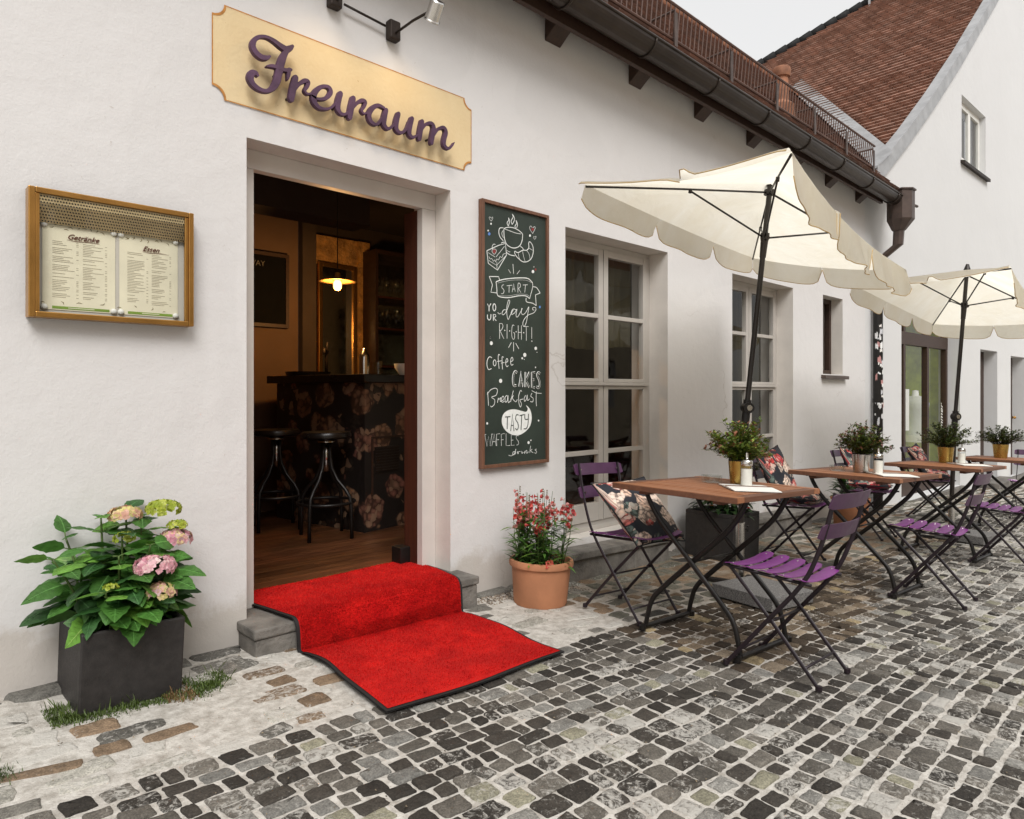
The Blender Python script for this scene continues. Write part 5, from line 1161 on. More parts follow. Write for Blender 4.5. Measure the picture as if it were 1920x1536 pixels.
# moss and grass at the planter's foot
gm = MB(); rg_ = random.Random(77)
for _ in range(5200):
    t = rg_.random(); 
    if t < .72: x = rg_.uniform(.47, 1.0); y = 2.632 + rg_.gauss(0, .017 + .012 * (1 + sin(x * 23))) - .02 * sin(x * 9)
    elif t < .86: x = rg_.uniform(.46, .56); y = rg_.uniform(2.6, 2.78)
    else: x = rg_.uniform(.89, 1.05); y = rg_.uniform(2.63, 2.75)
    h = rg_.uniform(.004, .02) * (2.6 if rg_.random() < .05 else 1) * (.35 + .65 * (sin(x * 31) * sin(x * 13 + y * 40) > -.25)); a = rg_.random() * 6.28; l = rg_.uniform(.2, .9) * h
    dry = .80 < x < .9 and rg_.random() < .7
    b = rg_.uniform(.6, 1.3); c = (.22 * b, .13 * b, .05 * b) if dry else (.085 * b, .13 * b, .022 * b)
    p = Vector((x, y, gz(x) + .001)); s_ = Vector((cos(a), sin(a), 0)) * rg_.uniform(.0012, .0026); e_ = p + Vector((cos(a + 1.4) * l, sin(a + 1.4) * l, h))
    gm.add([p - s_, p + s_, p + (e_ - p) * .6 + s_ * .6 + Vector((0, 0, h * .12)), e_], [(0, 1, 2, 3)], 0, c)
for _ in range(160):
    x = rg_.gauss(.30, .02); y = rg_.gauss(2.37, .03); h = rg_.uniform(.004, .016); a = rg_.random() * 6.28; p = Vector((x, y, gz(x))); s_ = Vector((cos(a), sin(a), 0)) * .0016; b = rg_.uniform(.5, 1.2)
    gm.add([p - s_, p + s_, p + Vector((cos(a + 1.4), sin(a + 1.4), 1.5)) * h], [(0, 1, 2)], 0, (.08 * b, .12 * b, .03 * b))
tag(gm.build('grass_tufts', M['leaf']), 'green and straw coloured grass tufts around the foot of the square planter', 'grass', kind='stuff')
# gravel and leaf litter round the pots
gv = MB()
for _ in range(900):
    if rg_.random() < .6: x, y = rg_.gauss(2.74, .14), rg_.uniform(2.76, 2.93)
    else: x, y = rg_.uniform(2.93, 3.2), rg_.gauss(2.78, .07)
    s_ = rg_.uniform(.004, .011); b = rg_.uniform(.05, .28); c = (b * 1.1, b * .9, b * .7); z = gz(x) + s_ * .3; a = rg_.random() * 3
    P_ = [Vector((x + s_ * cos(a + k * pi / 2.5) * rg_.uniform(.7, 1.2), y + s_ * sin(a + k * pi / 2.5) * rg_.uniform(.7, 1.2), z - s_ * .4)) for k in range(5)] + [Vector((x, y, z + s_ * .5))]
    gv.add(P_, [(k, (k + 1) % 5, 5) for k in range(5)], 0, c)
tag(gv.build('gravel', mat('gravel_stones', (1, 1, 1), .9, var=.2, vscale=60, useattr=True)), 'brown gravel and litter round the terracotta pot', 'gravel', kind='stuff')

# terracotta pots
def terracotta(t, r=.178, rb=.142, h=.245):
    n_ = MB(); n_.lathe([(0, 0), (rb, 0), (rb + .006, .01), (r - .014, h - .05), (r - .012, h - .036), (r, h - .034), (r + .003, h - .018), (r - .001, h - .002), (r - .016, h), (r - .022, h - .03), (r - .03, h - .07)], 40); n_.build('pot', M['terracotta'], t, smooth=True, autosm=45)
    n_ = MB(); n_.lathe([(r - .025, h - .05), (.1, h - .035), (0, h - .03)], 20); n_.build('soil', M['soil'], t, smooth=True)
pen = thing('penstemon_pot', 'coral red penstemon in a round terracotta pot under the chalkboard', 'potted plant', (2.765, 2.64, gz(2.765)), 0, tilt=True); terracotta(pen)
lv, rp = MB(), random.Random(31)
for i in range(46):
    fl_ = MB()
    a = rp.random() * 2 * pi; r_ = .13 * sqrt(rp.random()); x, y = r_ * cos(a), r_ * sin(a); h = rp.uniform(.26, .42); lean = Vector((x, y, 0)) * rp.uniform(.1, .45)
    b0 = Vector((x, y, .2)); t_ = b0 + lean + Vector((rp.gauss(0, .012), rp.gauss(0, .012), h)); lv.tube([b0, (b0 + t_) / 2 + Vector((rp.gauss(0, .008), rp.gauss(0, .008), 0)), t_], [.0025, .002, .0012], 5, c=(.07, .12, .03))
    for k in range(12):
        f_ = rp.uniform(0, .74); p = b0 + (t_ - b0) * f_; aa = rp.random() * 6.28; b = rp.uniform(.6, 1.35); c = (.075 * b, .17 * b, .03 * b) if rp.random() < .7 else (.14 * b, .25 * b, .04 * b)
        lv.leaf(p, (cos(aa), sin(aa), rp.uniform(.1, .9)), (0, 0, 1), rp.uniform(.06, .13), rp.uniform(.012, .022), rp.uniform(.1, .6), .2, c, n=4)
    if i < 34:
        for k in range(rp.randint(5, 10)):
            f_ = rp.uniform(.66, 1.0); p = b0 + (t_ - b0) * f_; aa = rp.random() * 6.28; d = Vector((cos(aa), sin(aa), rp.uniform(-.5, .3))).normalized(); b = rp.uniform(.75, 1.2)
            c = rp.choice([(.62, .10, .08), (.7, .2, .18), (.55, .07, .07), (.72, .32, .3)]); c = tuple(q * b for q in c)
            e1 = d.orthogonal().normalized(); e2 = d.cross(e1); L_ = rp.uniform(.016, .026)
            vs = [p + (e1 * cos(j * pi / 3) + e2 * sin(j * pi / 3)) * .002 for j in range(6)] + [p + d * L_ * .7 + (e1 * cos(j * pi / 3) + e2 * sin(j * pi / 3)) * .005 for j in range(6)] + [p + d * L_ + (e1 * cos(j * pi / 3) + e2 * sin(j * pi / 3)) * .0125 for j in range(6)]
            fl_.add(vs, [(q * 6 + j, q * 6 + (j + 1) % 6, q * 6 + 6 + (j + 1) % 6, q * 6 + 6 + j) for q in range(2) for j in range(6)], 0, c)
    if i % 5 == 0:                        # seed heads rising above
        for k in range(4):
            p = t_ + Vector((0, 0, .012 * k)); fl_.add([p + Vector((.006, 0, 0)), p + Vector((0, .006, .004)), p + Vector((-.006, 0, 0)), p + Vector((0, -.006, .006)), p + Vector((0, 0, .012))], [(0, 1, 4), (1, 2, 4), (2, 3, 4), (3, 0, 4)], 0, (.16, .12, .05))
    if fl_.v: fl_.build('flower_spike', M['petal'], pen)
fl_ = MB()
for k in range(5):
    p = Vector((-.10 + .012 * k, -.13, .26 + .01 * rp.random())); fl_.tube([p, p + Vector((-.008, -.015, -.035))], [.003, .008], 6, c=(.6, .08, .05))
lv.build('foliage', M['leaf'], pen, smooth=True); fl_.build('flower_spike', M['petal'], pen)
tp2 = thing('leafy_pot', 'round terracotta pot of green leaves by the wall beyond the second tall window', 'potted plant', (7.3, 2.62, gz(7.3)), 0, tilt=True); terracotta(tp2, .185, .145, .29)
lv = MB()
for i in range(170):
    a = rp.random() * 6.28; r_ = .13 * sqrt(rp.random()); b = rp.uniform(.5, 1.3); lv.leaf((r_ * cos(a), r_ * sin(a), .25 + rp.random() * .2), (cos(a), sin(a), rp.uniform(.2, 1.4)), (0, 0, 1), rp.uniform(.08, .15), rp.uniform(.03, .05), .4, .2, (.05 * b, .11 * b, .025 * b))
lv.build('foliage', M['leaf'], tp2, smooth=True)
dpn = thing('begonia_planter', 'dark cube planter with red and orange flowers behind the first table', 'potted plant', (4.80, 2.66, gz(4.8)), 0, tilt=True)
n_ = MB(); s_ = .2; h = .35
n_.box(-s_, s_, -s_, s_, 0, h - .03); 
for bx in ((-s_, s_, -s_, -s_ + .02), (-s_, s_, s_ - .02, s_), (-s_, -s_ + .02, -s_ + .02, s_ - .02), (s_ - .02, s_, -s_ + .02, s_ - .02)): n_.box(bx[0], bx[1], bx[2], bx[3], h - .0299, h)
n_.build('planter', M['planter'], dpn, bevel=.004)
lv, fl_ = MB(), MB()
for i in range(240):
    a = rp.random() * 6.28; r_ = .2 * sqrt(rp.random()); b = rp.uniform(.5, 1.2); lv.leaf((r_ * cos(a), r_ * sin(a), h - .02 + rp.random() * .13), (cos(a), sin(a), rp.uniform(-.2, 1)), (0, 0, 1), rp.uniform(.05, .09), rp.uniform(.03, .05), .4, .2, (.03 * b, .07 * b, .02 * b))
for i in range(90):
    if i % 6 == 0:
        if i: fl_.build('flower_cluster', M['petal'], dpn)
        fl_ = MB()
    a = (i // 6) * .42 + rp.random() * .4; r_ = .22 * sqrt(rp.random()); p = Vector((r_ * cos(a), r_ * sin(a) - .03, h + .04 + rp.random() * .13)); c = rp.choice([(.6, .05, .03), (.62, .2, .03), (.55, .04, .05)])
    for k in range(5): fl_.leaf(p, (cos(k * 1.26 + a), sin(k * 1.26 + a), .5), (0, 0, 1), .028, .024, .2, .2, c, n=2)
lv.build('foliage', M['leaf'], dpn, smooth=True); fl_.build('flower_cluster', M['petal'], dpn)

# ------------------------------------------------------------ folding bistro chairs
def make_chair(label):
    t = thing('bistro_chair', label, 'chair', (0, 0, 0), 0, 'purple folding bistro chairs')
    n_ = MB()
    for i in range(5):                    # seat: five dished slats with raised tabs
        y = .185 - i * .078; z = .446 - .004 * i
        def sf(u, v, top=0): x = (u - .5) * .40; w_ = .066 - .02 * max(0, abs(u - .5) * 2 - .86) / .14; return (x, y + (v - .5) * w_, z + .018 * (abs(u - .5) * 2) ** 2.2 + top + .004 * (1 - 4 * (v - .5) ** 2))
        n_.grid(lambda u, v: sf(u, v, .003), 12, 4); n_.grid(lambda u, v: sf(1 - u, v, 0), 12, 4)
        for u0 in (0, 1):
            for k in range(4): a, b = sf(u0, k / 4), sf(u0, (k + 1) / 4); n_.quad(a, b, (b[0], b[1], b[2] + .003), (a[0], a[1], a[2] + .003))
        for v0 in (0, 1):
            for k in range(12): a, b = sf(k / 12, v0), sf((k + 1) / 12, v0); n_.quad(a, b, (b[0], b[1], b[2] + .003), (a[0], a[1], a[2] + .003))
    st_ = n_.build('seat', M['purple'], t, smooth=True, autosm=40)
    n_ = MB()
    for i in range(5):
        for s_ in (-1, 1): n_.lathe([(0, .004), (.003, .003), (.0045, 0)], 8, (s_ * .165, .185 - i * .078, .446 - .004 * i + .018 * .68 + .006))
    n_.build('rivet', M['chrome'], st_)
    for s_ in (-1, 1): n_ = MB(); n_.tube([(s_ * .165, .235, .452), (s_ * .165, .2, .447), (s_ * .165, -.17, .43)], .008, 8); n_.build('seat_rail', M['plum'], t, smooth=True)
    for z, hgt in ((.795, .066), (.665, .066)):
        n_ = MB(); yb = -.262 + (.795 - z) * .33
        def bf(u, v, o=0): return ((u - .5) * .43, yb - .028 * (1 - (2 * u - 1) ** 2) + o - (v - .5) * .02, z + (v - .5) * hgt * (1 - .25 * max(0, abs(2 * u - 1) - .9) / .1))
        n_.grid(lambda u, v: bf(u, v), 18, 3); n_.grid(lambda u, v: bf(1 - u, v, -.006), 18, 3)
        for v0 in (0, 1):
            for k in range(18): a, b = bf(k / 18, v0), bf((k + 1) / 18, v0); c_, d = bf((k + 1) / 18, v0, -.006), bf(k / 18, v0, -.006); n_.quad(a, b, c_, d)
        for u0 in (0, 1): n_.quad(bf(u0, 0), bf(u0, 1), bf(u0, 1, -.006), bf(u0, 0, -.006))
        bs_ = n_.build('back_slat', M['shadepurple'], t, smooth=True, autosm=40)
        n_ = MB()
        for s_ in (-.165, .165): n_.tube([(s_, yb - .004, z), (s_, yb + .004, z)], .005, 8)
        n_.build('rivet', M['chrome'], bs_)
    for s_ in (-1, 1):
        x = s_ * .176; n_ = MB()
        P_ = smooth([(x, .20, .012), (x, .02, .235), (x, -.135, .43), (x, -.20, .57), (x, -.235, .69), (x, -.268, .83)], 4); n_.tube(P_, .0098, 8, flat=(Vector((1, 0, 0)), .5)); n_.lathe([(0, 0), (.014, 0), (.014, .02), (0, .022)], 10, (x, .205, 0)); n_.build('back_leg', M['plum'], t, smooth=True, autosm=50)
        x = s_ * .158; n_ = MB(); n_.tube([(x, -.20, .012), (x, .0, .235), (x, .19, .43), (x, .215, .452)], .0092, 8, flat=(Vector((1, 0, 0)), .5)); n_.lathe([(0, 0), (.014, 0), (.014, .02), (0, .022)], 10, (x, -.205, 0)); n_.build('front_leg', M['plum'], t, smooth=True, autosm=50)
    for (y, z, xx) in ((.155, .075, .176), (-.145, .075, .158), (.012, .235, .178)): n_ = MB(); n_.tube([(-xx, y, z), (xx, y, z)], .0055, 8); n_.build('stretcher', M['plum'], t, smooth=True)
    return t
CH_ = [('purple folding chair with a rose cushion, between the terracotta pot and the first table', 3.0, 2.20, pi - .05),
       ('purple folding chair nearest the viewer, its bare slatted seat facing the first table', 2.845, 1.275, 0.0),
       ('purple folding chair by the wall behind the first parasol pole, holding a rose cushion', 5.06, 2.24, pi + .06),
       ('bare purple folding chair on the open lane side of the second table', 4.68, 1.205, .03),
       ('purple folding chair by the wall with a crumpled rose cushion, behind the second table', 6.70, 2.26, pi - .04),
       ('bare purple folding chair at the right picture edge, beside the third table', 6.30, 1.14, -.03),
       ('purple folding chair with a rose cushion in front of the green shop window', 8.62, 2.25, pi + .05),
       ('farthest purple folding chair, just showing at the right picture edge beyond the fourth table', 9.62, 1.5, pi / 2)]
ch0 = make_chair(CH_[0][0])
for i, (lb, x, y, rz) in enumerate(CH_):
    ch0.scale = (.92, .93, .93)
    if i == 0:
        ch0.location = (x, y, gz(x) + .012); ch0.rotation_euler = (Matrix.Rotation(SLOPE, 3, 'Y') @ Matrix.Rotation(rz, 3, 'Z')).to_euler()
    else: dup(ch0, (x, y, gz(x) + .012), rz, lb)
# rose cushions
def cushion(label, ch, tiltx, dy, dz, roll=0, s=.205, dx=0, th=.062):
    lb, x, y, rz = CH_[ch]
    me = MB(); N = 22
    def f_(u, v, sg):
        a, b = 2 * u - 1, 2 * v - 1; e = (1 - abs(a) ** 2.6) ** .5 * (1 - abs(b) ** 2.6) ** .5 if abs(a) < 1 and abs(b) < 1 else 0
        px = a * s * (1 - .07 * (1 - b * b)); py = b * s * (1 - .07 * (1 - a * a))
        wr = .006 * sin(7 * a + 3 * b) * e + .004 * sin(11 * b - 4 * a) * e
        return (px, py, sg * (th * e + wr) + .03 * a * b * .4)
    me.grid(lambda u, v: f_(u, v, 1), N, N); me.grid(lambda u, v: f_(1 - u, v, -1), N, N)
    o = me.build('cushion', M['cushion'], None, smooth=True, weld=True)
    uv = o.data.uv_layers.new(name='UVMap')
    for lp in o.data.loops:
        c = o.data.vertices[lp.vertex_index].co; uv.data[lp.index].uv = (c.x / s * .5 + .5 + ch * .37, c.y / s * .5 + .5 + ch * .61 + (.45 if c.z < 0 else 0))
    R_ = Matrix.Rotation(SLOPE, 4, 'Y') @ Matrix.Rotation(rz, 4, 'Z')
    o.matrix_world = Matrix.Translation((x, y, gz(x) + .012)) @ R_ @ Matrix.Translation((dx * .92, dy * .93, dz * .93)) @ Matrix.Rotation(tiltx, 4, 'X') @ Matrix.Rotation(roll, 4, 'Z')
    n_ = MB(); pts = []
    for (a, b, c_, d) in ((-1, -1, 1, -1), (1, -1, 1, 1), (1, 1, -1, 1), (-1, 1, -1, -1)):
        for k in range(N): u = (a + (c_ - a) * k / N + 1) / 2; v = (b + (d - b) * k / N + 1) / 2; pts.append(f_(u, v, 0))
    n_.tube(pts + pts[:1], .004, 6, cap=False); n_.build('piping', mat('black_piping', (.01, .01, .012), .8) if 'black_piping' not in bpy.data.materials else bpy.data.materials['black_piping'], o, smooth=True)
    return tag(o, label, 'cushion', 'rose print cushions on the wall side chairs')
cushion('rose print cushion leaning on the chair beside the terracotta pot', 0, -.78, .03, .575, .0, .215, -.03)
cushion('rose print cushion on the chair behind the first table, upright against its back', 2, -1.15, -.10, .66, .12, .22, .02)
cushion('second rose print cushion, lying flat on the chair behind the first table', 2, -.1, .03, .52, .1, .19, .0, .05)
cushion('crumpled dark rose print cushion on the chair behind the second table', 4, -1.1, -.10, .64, -.25, .2, -.03)
cushion('rose print cushion lying on the seat under the second table top', 4, -.1, .02, .52, .3, .185, 0, .05)
cushion('small rose print cushion on the chair before the green shop window', 6, -1.1, -.10, .66, .1, .2)
cushion('rose print cushion on the seat below the third table top', 6, -.12, .02, .52, .2, .19, 0, .05)

# ------------------------------------------------------------ folding teak tables
def make_table(label):
    t = thing('folding_table', label, 'table', (0, 0, 0), 0, 'folding teak tables')
    hx, hy = .37, .335; n_ = MB(); zt, zb = .72, .695
    rr = random.Random(2)
    n_.box(-hx, -hx + .055, -hy, hy, zb, zt, 0); n_.box(hx - .055, hx, -hy, hy, zb, zt, 0)
    n_.box(-hx + .056, hx - .056, -hy, -hy + .05, zb, zt - .001, 1); n_.box(-hx + .056, hx - .056, hy - .05, hy, zb, zt - .001, 1)
    k = 15; w_ = (2 * hx - .112) / k
    for i in range(k):
        x = -hx + .056 + w_ * i; n_.box(x + .0045, x + w_ - .0045, -hy + .051, hy - .051, zb + .004, zt - rr.uniform(.0005, .0025), 0)
    n_.box(-hx - .004, -hx - .0002, -hy, hy, zb - .002, zt - .002, 1); n_.box(hx + .0002, hx + .004, -hy, hy, zb - .002, zt - .002, 1)
    n_.build('tabletop', [M['teak'], M['teak_edge']], t, bevel=.002)
    n_ = MB()
    for y in (-.2, .2): n_ = MB(); n_.box(-.31, .31, y - .02, y + .02, zb - .022, zb - .001); n_.build('apron', M['teak_edge'], t)
    for s_ in (-1, 1):
        for d in (-1, 1):
            x = s_ * (.20 - (.018 if d > 0 else 0)); n_ = MB()
            P_ = smooth([(x, d * .262, .012), (x, d * .25, .075), (x, d * .225, .15), (x, d * .17, .215), (x, 0, .375), (x, -d * .17, .535), (x, -d * .235, .62), (x, -d * .27, .69)], 4)
            n_.tube(P_, .0135, 8, flat=(Vector((1, 0, 0)), .6)); n_.build('leg', M['black'], t, smooth=True)
    for d in (-1, 1):
        n_ = MB(); x = .20 - (.018 if d > 0 else 0); n_.tube([(-x - .03, d * .262, .012), (x + .03, d * .262, .012)], .0125, 8)
        for s_ in (-1, 1): n_.lathe([(0, -.004), (.017, -.004), (.017, .02), (0, .022)], 10, (s_ * (x + .025), d * .262, 0))
        n_.build('foot_bar', M['black'], t, smooth=True, autosm=50)
        n_ = MB(); n_.tube([(-.25, -d * .27, .688), (.25, -d * .27, .688)], .008, 8); n_.build('top_rod', M['black'], t, smooth=True)
    n_ = MB(); n_.tube([(-.2, 0, .375), (.2, 0, .375)], .006, 8); n_.build('pivot_rod', M['black'], t, smooth=True)
    return t
TB = [('folding teak table nearest the viewer, with a fuller green plant and open menus', 2.985, 1.70, -.05), ('second folding teak table from the viewer, with a steel plant pot', 4.73, 1.615, -.04), ('third folding teak table, standing before the green shop window', 6.38, 1.56, -.03), ('farthest folding teak table at the right picture edge, with one gold plant pot', 8.28, 1.50, -.02)]
tb0 = make_table(TB[0][0])
for i, (lb, x, y, rz) in enumerate(TB):
    if i == 0: tb0.location = (x, y, gz(x) + .012); tb0.rotation_euler = (Matrix.Rotation(SLOPE, 3, 'Y') @ Matrix.Rotation(rz, 3, 'Z')).to_euler()
    else: dup(tb0, (x, y, gz(x) + .012), rz, lb)
TZ = lambda x: gz(x) + .012 + .7215
def table_plant(label, x, y, potm, r=.055, h=.115, spread=.17, ph=.17, n=900, red=.25, seed=1, dark=1.0):
    t = thing('table_plant', label, 'potted plant', (x, y, TZ(x)), 0, 'small shrubs on the tables', tilt=True); q = random.Random(seed)
    b_ = MB(); b_.lathe([(0, 0), (r * .8, 0), (r, h), (r * .95, h), (r * .9, h - .02), (0, h - .02)], 28); b_.build('pot', potm, t, smooth=True, autosm=45)
    b_ = MB(); b_.lathe([(r * .93, h - .012), (r * .98, h + .006), (r * .9, h + .006), (0, h - .012)], 20); b_.build('inner_pot', M['black'], t)
    lv = MB()
    for k in range(90):
        d = cone_dir(q, 1.6); L_ = q.uniform(.7, 1.12); tip = Vector((d.x * spread * L_, d.y * spread * L_, h + .01 + (d.z * ph + .02) * L_ * q.uniform(.8, 1.1)))
        b0 = Vector((d.x * r * .4, d.y * r * .4, h - .015)); md = (b0 + tip) / 2 + Vector((0, 0, .025)); P_ = smooth([tuple(b0), tuple(md), tuple(tip)], 4); lv.tube(P_, .0013, 4, c=(.06, .04, .02))
        for j in range(int(n / 90)):
            f_ = q.uniform(.22, 1.0); p = Vector(P_[min(int(f_ * (len(P_) - 1)), len(P_) - 1)]) + Vector((q.gauss(0, .006), q.gauss(0, .006), q.gauss(0, .006))); a = q.random() * 6.28
            b = q.uniform(.55, 1.4) * dark; c = (.20 * b, .075 * b, .04 * b) if (f_ > .8 and q.random() < red * 1.6) else ((.15 * b, .19 * b, .026 * b) if q.random() < .5 else (.08 * b, .13 * b, .022 * b))
            lv.leaf(p, Vector((cos(a), sin(a), q.uniform(-.1, 1))) + d * .5, (0, 0, 1), q.uniform(.018, .030), q.uniform(.011, .017), .2, .2, c, n=2)
    lv.build('foliage', M['leaf'], t)
table_plant('bushy green plant with reddish tips in a gold pot on the nearest table', 3.17, 1.66, M['gold'], .056, .115, .175, .19, 4200, .2, 3, 1.3)
table_plant('small green shrub with red tips in a steel pot on the second table', 4.70, 1.62, M['chrome'], .056, .115, .19, .18, 2600, .22, 4, .75)
table_plant('dark green shrub in a gold pot on the third table', 6.66, 1.62, M['gold'], .062, .13, .22, .2, 2600, .0, 5, .5)
table_plant('dark green shrub in a gold pot on the farthest table', 8.36, 1.55, M['gold'], .07, .135, .24, .18, 2600, .0, 6, .45)
def sugar_jar(label, x, y):
    t = thing('sugar_dispenser', label, 'sugar jar', (x, y, TZ(x) + .004), 0, 'glass sugar dispensers on the tables', tilt=True)
    b_ = MB(); b_.lathe([(0, .004), (.0255, .004), (.0255, .082), (0, .084)], 20); b_.build('sugar', M['sugar'], t, smooth=True, autosm=40)
    b_ = MB(); b_.lathe([(0, 0), (.027, 0), (.0285, .006), (.0285, .095), (.0265, .102)], 20); b_.build('jar', M['glassware'], t, smooth=True, autosm=50)
    b_ = MB(); b_.lathe([(.0275, .098), (.0285, .1), (.0285, .117), (.024, .124), (.009, .128), (.0075, .13), (.0075, .158), (.005, .16), (0, .158)], 20); b_.build('lid', M['chrome'], t, smooth=True, autosm=40)
sugar_jar('glass sugar dispenser on the open menu of the nearest table', 3.075, 1.575)
sugar_jar('glass sugar dispenser beside the steel pot on the second table', 4.62, 1.49)
sugar_jar('glass sugar dispenser beside the gold pot on the third table', 6.60, 1.49)
def ashtray(label, x, y):
    b_ = MB(); prof = [(0, .006), (.03, .006), (.038, .012), (.043, .034), (.05, .036), (.05, .004), (.046, 0), (0, 0)]; b_.lathe(prof, 28)
    o = b_.build('ashtray', M['glassware'], None, smooth=True, autosm=40); o.location = (x, y, TZ(x)); o.rotation_euler = (0, SLOPE, 0); tag(o, label, 'ashtray', 'clear glass ashtrays on the tables')
ashtray('clear glass ashtray left of the gold pot on the nearest table', 3.13, 1.79); ashtray('clear glass ashtray left of the steel pot on the second table', 4.66, 1.75)
def menu(label, x, y, rz, open_=.1):
    t = thing('menu_booklet', label, 'menu', (x, y, TZ(x) + .001), rz, 'open menus on the tables', tilt=True)
    for s_ in (-1, 1):
        b_ = MB(); b_.hexa([(0, -.105, 0), (s_ * .145, -.105, .0), (s_ * .145, .105, .0), (0, .105, 0), (0, -.105, .008), (s_ * .145, -.105, .003), (s_ * .145, .105, .003), (0, .105, .008)] if s_ > 0 else
                           [(s_ * .145, -.105, 0), (0, -.105, .0), (0, .105, .0), (s_ * .145, .105, 0), (s_ * .145, -.105, .003), (0, -.105, .008), (0, .105, .008), (s_ * .145, .105, .003)]); b_.build('page', M['white'], t)
    b_ = MB(); b_.box(-.006, .006, -.107, .107, .0085, .011); b_.box(-.148, .148, -.108, -.1055, 0, .0045); b_.box(.1455, .148, -.1054, .108, 0, .004); b_.build('spine', M['brownleather'], t)
menu('open white menu with brown spine lying on the nearest table', 3.02, 1.535, .75); menu('open white menu lying on the second table', 4.66, 1.43, .7); menu('open white menu lying on the third table', 6.52, 1.42, .65)

# ------------------------------------------------------------ tilting market parasols
def parasol(label, base, slab_c, hub, tx, ty, yaw, hl, hs_, dr, L_, cdrop, jz):
    t = thing('parasol', label, 'parasol', (base[0], base[1], gz(base[0])), 0, 'cream rectangular parasols')
    O = Vector(t.location); W = lambda p: Vector(p) - O
    hub = Vector(hub); n = Vector((tx, ty, 1)).normalized(); e = Vector((cos(yaw), sin(yaw), 0)); e = (e - n * e.dot(n)).normalized(); f_ = n.cross(e)
    A = hub - e * hl + f_ * hs_ - n * (dr + cdrop[0]); B = hub - e * hl - f_ * hs_ - n * (dr + cdrop[1]); C = hub + e * hl - f_ * hs_ - n * (dr + cdrop[2]); D = hub + e * hl + f_ * hs_ - n * (dr + cdrop[3])
    cor = [A, B, C, D]; apex = hub + n * .035
    cv = MB(); N = 10
    for i in range(4):
        P, Q = cor[i], cor[(i + 1) % 4]; inw = (hub - (P + Q) / 2).normalized()
        vs = []; idx = {}
        for a in range(N + 1):
            for b in range(N + 1 - a):
                s, u = a / N, b / N; w_ = 1 - s - u; p = apex * w_ + P * s + Q * u
                p = p - n * (.05 * (s * u * 4) * (s + u)) + inw * (.05 * 4 * s * u * (s + u) ** 2); idx[(a, b)] = len(vs); vs.append(W(p))
        fs = []
        for a in range(N):
            for b in range(N - a):
                fs.append((idx[(a, b)], idx[(a + 1, b)], idx[(a, b + 1)]))
                if a + b < N - 1: fs.append((idx[(a + 1, b)], idx[(a + 1, b + 1)], idx[(a, b + 1)]))
        cv.add(vs, fs)
    can = cv.build('canopy', M['canvas'], t, smooth=True, weld=True, autosm=35)
    rv = random.Random(5)
    for i, (nsc, kind) in enumerate(((2, 'fly'), (3, 'hang'), (2, 'hang'), (3, 'hang'))):
        P, Q = cor[i], cor[(i + 1) % 4]; inw = (hub - (P + Q) / 2).normalized(); out = -(inw - Vector((0, 0, inw.z))).normalized()
        vb = MB(); hb = MB(); m = 30 if i == 1 else 18
        P0_, Q0_ = cor[i - 1], cor[(i + 2) % 4]; o_a = (P - hub); o_b = (Q - hub); o_a = Vector((o_a.x, o_a.y, 0)).normalized(); o_b = Vector((o_b.x, o_b.y, 0)).normalized()
        def ep(t_): s, u = 1 - t_, t_; return P * s + Q * u + inw * (.05 * 4 * s * u) - n * (.05 * 4 * s * u)
        for k in range(nsc):
            rows = []; low = []
            for a in range(m + 1):
                s = a / m; tt = (k + .004 + s * .992) / nsc; p0 = ep(tt); ow = (out * (1 - (1 - tt) ** 6 - tt ** 6) + o_a * (1 - tt) ** 6 + o_b * tt ** 6)
                LN = (.21 if i == 1 else .135) if kind == 'hang' else .11
                ln = LN * (.12 + .88 * (max(0, 1 - abs(2 * s - 1) ** 7)) ** .5)
                if k == 0 and s < .5 or k == nsc - 1 and s > .5: ln = LN * (.6 + .4 * (max(0, 1 - abs(2 * s - 1) ** 4)) ** .5)
                row = []
                for b in range(5):
                    v = b / 4; dn = Vector((0, 0, -1))
                    if kind == 'hang': q = p0 + dn * ln * v + ow * (.03 * v + (.026 if i == 1 else .012) * sin(s * 9 + k * 2 + i) * v + (.011 * sin(tt * 61 + 2 * v) * v + .006 * sin(tt * 113 + 1) * v if i == 1 else .004 * sin(tt * 47 + i) * v))
                    else: q = p0 + out * ln * v * .9 + Vector((0, 0, .05 * v - .06 * v * v + (.05 * v * (max(0, 1 - abs(s - .08) * 8)) if k == 1 else 0)))
                    row.append(W(q))
                rows.append(row); low.append(row[-1])
            o_ = len(vb.v); vb.add([p for r_ in rows for p in r_], [(a * 5 + b, a * 5 + b + 1, (a + 1) * 5 + b + 1, (a + 1) * 5 + b) for a in range(m) for b in range(4)])
            hb.tube(low, .0028, 5)
        vo = vb.build('valance', M['canvas'], t, smooth=True); hb.build('hem', M['hem'], vo, smooth=True)
    J = hub - n * L_; Jv = W(J)
    pb = MB(); pb.tube([W(J - n * .02), W(hub + n * .03)], .0165, 14); pb.build('upper_pole', M['pole'], t, smooth=True, autosm=40)
    pb = MB(); pb.tube([(0, 0, .33), Jv + Vector((0, 0, .015))], .019, 14); pb.build('lower_pole', M['pole'], t, smooth=True, autosm=40)
    kb = MB(); ax_ = Vector((-.6, -.8, 0)); kb.tube([Jv - ax_ * .02, Jv + ax_ * .034], .034, 16); kb.tube([Jv - n * .09, Jv + n * .05], .025, 14); ko = kb.build('tilt_joint', M['black'], t, smooth=True, autosm=40)
    kb = MB(); kb.tube([Jv + ax_ * .034, Jv + ax_ * .04], .018, 14); kb.build('joint_cap', M['chrome'], ko)
    ru = hub - n * .30
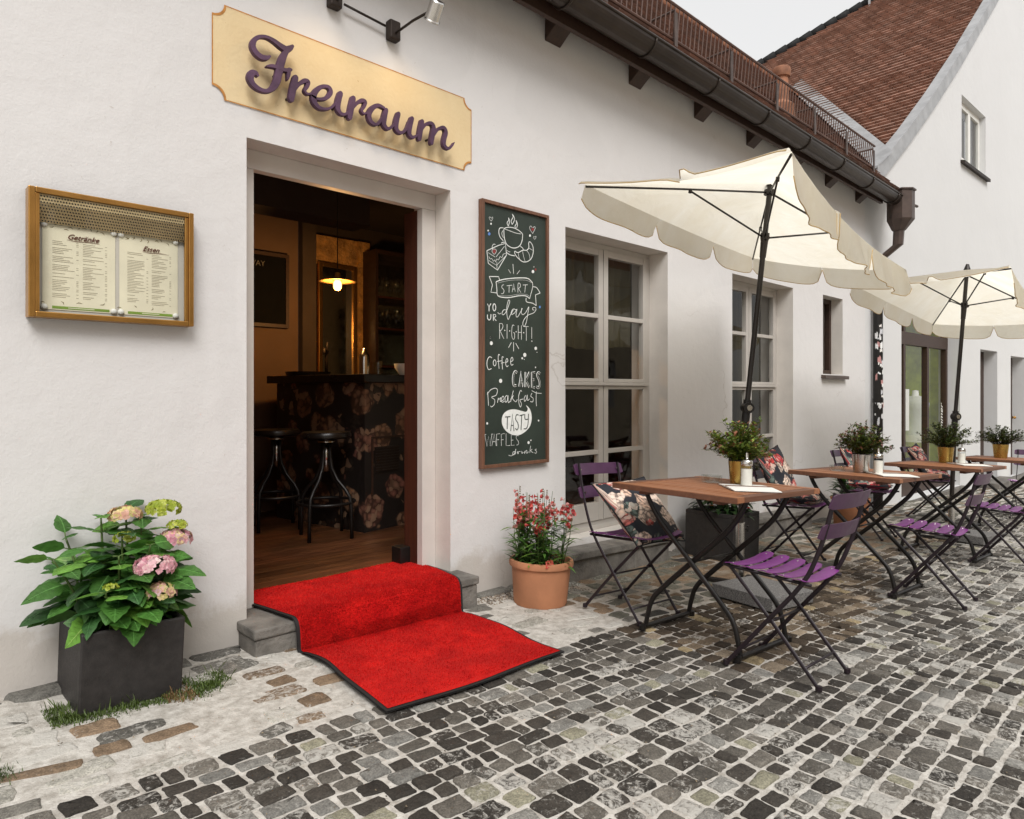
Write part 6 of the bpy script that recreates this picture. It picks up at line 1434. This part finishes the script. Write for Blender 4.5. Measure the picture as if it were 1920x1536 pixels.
    rb = MB(); rb.tube([W(ru + n * .03), W(ru + n * .0), W(ru - n * .02), W(ru - n * .12)], [.027, .027, .023, .019], 14); rb.tube([W(ru), W(ru + Vector((-.45, -.5, -.1)) * .07)], .014, 10); rb.build('runner', M['pole'], t, smooth=True, autosm=40)
    rb = MB(); rb.tube([W(hub - n * .03), W(hub + n * .0)], .034, 12); rb.tube([W(apex), W(apex + n * .05)], [.028, .012], 12); rb.build('hub', M['pole'], t, smooth=True, autosm=40)
    for c_ in cor:
        rb = MB(); q = hub + (c_ - hub) * .995 - n * .012; md = (hub + q) / 2 - n * .004; rb.tube([W(hub - n * .015), W(md), W(q)], .0062, 8); ro = rb.build('rib', M['pole'], t, smooth=True)
        q = hub + (c_ - hub) * .46 - n * .02; rb = MB(); rb.tube([W(ru), W(q)], .0058, 8); rb.tube([W(q - n * .012), W(q + n * .012)], .011, 8); rb.build('strut', M['pole'], ro, smooth=True)
    sb = MB(); a0 = .15; c0 = Vector((slab_c[0] - base[0], slab_c[1] - base[1], 0)); zs = gz(slab_c[0]) - gz(base[0])
    sb.obox(c0 + Vector((0, 0, zs + .05)), (.40, .40, .07), (0, SLOPE, -a0)); sb.build('granite_slab', M['granite'], t, bevel=.004)
    sb = MB(); sb.obox(Vector((0, 0, .02)), (.5, .05, .02), (0, SLOPE, .2)); sb.obox(Vector((0, 0, .021)), (.05, .5, .018), (0, SLOPE, .2)); sb.build('foot_cross', M['black'], t)
    sb = MB(); sb.tube([(0, 0, .025), (0, 0, .40)], .0265, 18); sb.tube([(0, 0, .40), (0, 0, .405)], .03, 18); so_ = sb.build('socket_tube', M['chrome'], t, smooth=True, autosm=40)
    for z in (.11, .36): kb = MB(); kb.tube([(.02, -.01, z), (.06, -.02, z)], .008, 8); kb.tube([(.06, -.02, z - .02), (.06, -.02, z + .02)], .007, 8); kb.build('clamp_screw', M['black'], so_)
    return t
parasol('nearer cream rectangular parasol, tilted over the first tables', (4.42 * .91, 2.31 * .91), (4.19 * .91, 2.04 * .91), (4.111, 1.951, 2.366), .059, -.082, .085, 1.173, .554, .231, 1.362, (0, -.02, .065, -.065), 1.0)
parasol('farther cream rectangular parasol, cut off by the right picture edge', (7.18, 1.70), (7.30, 1.60), (7.315, 1.611, 2.19), .096, -.048, -.023, 1.107, .562, .268, 1.311, (.02, -.03, 0, 0), .89)
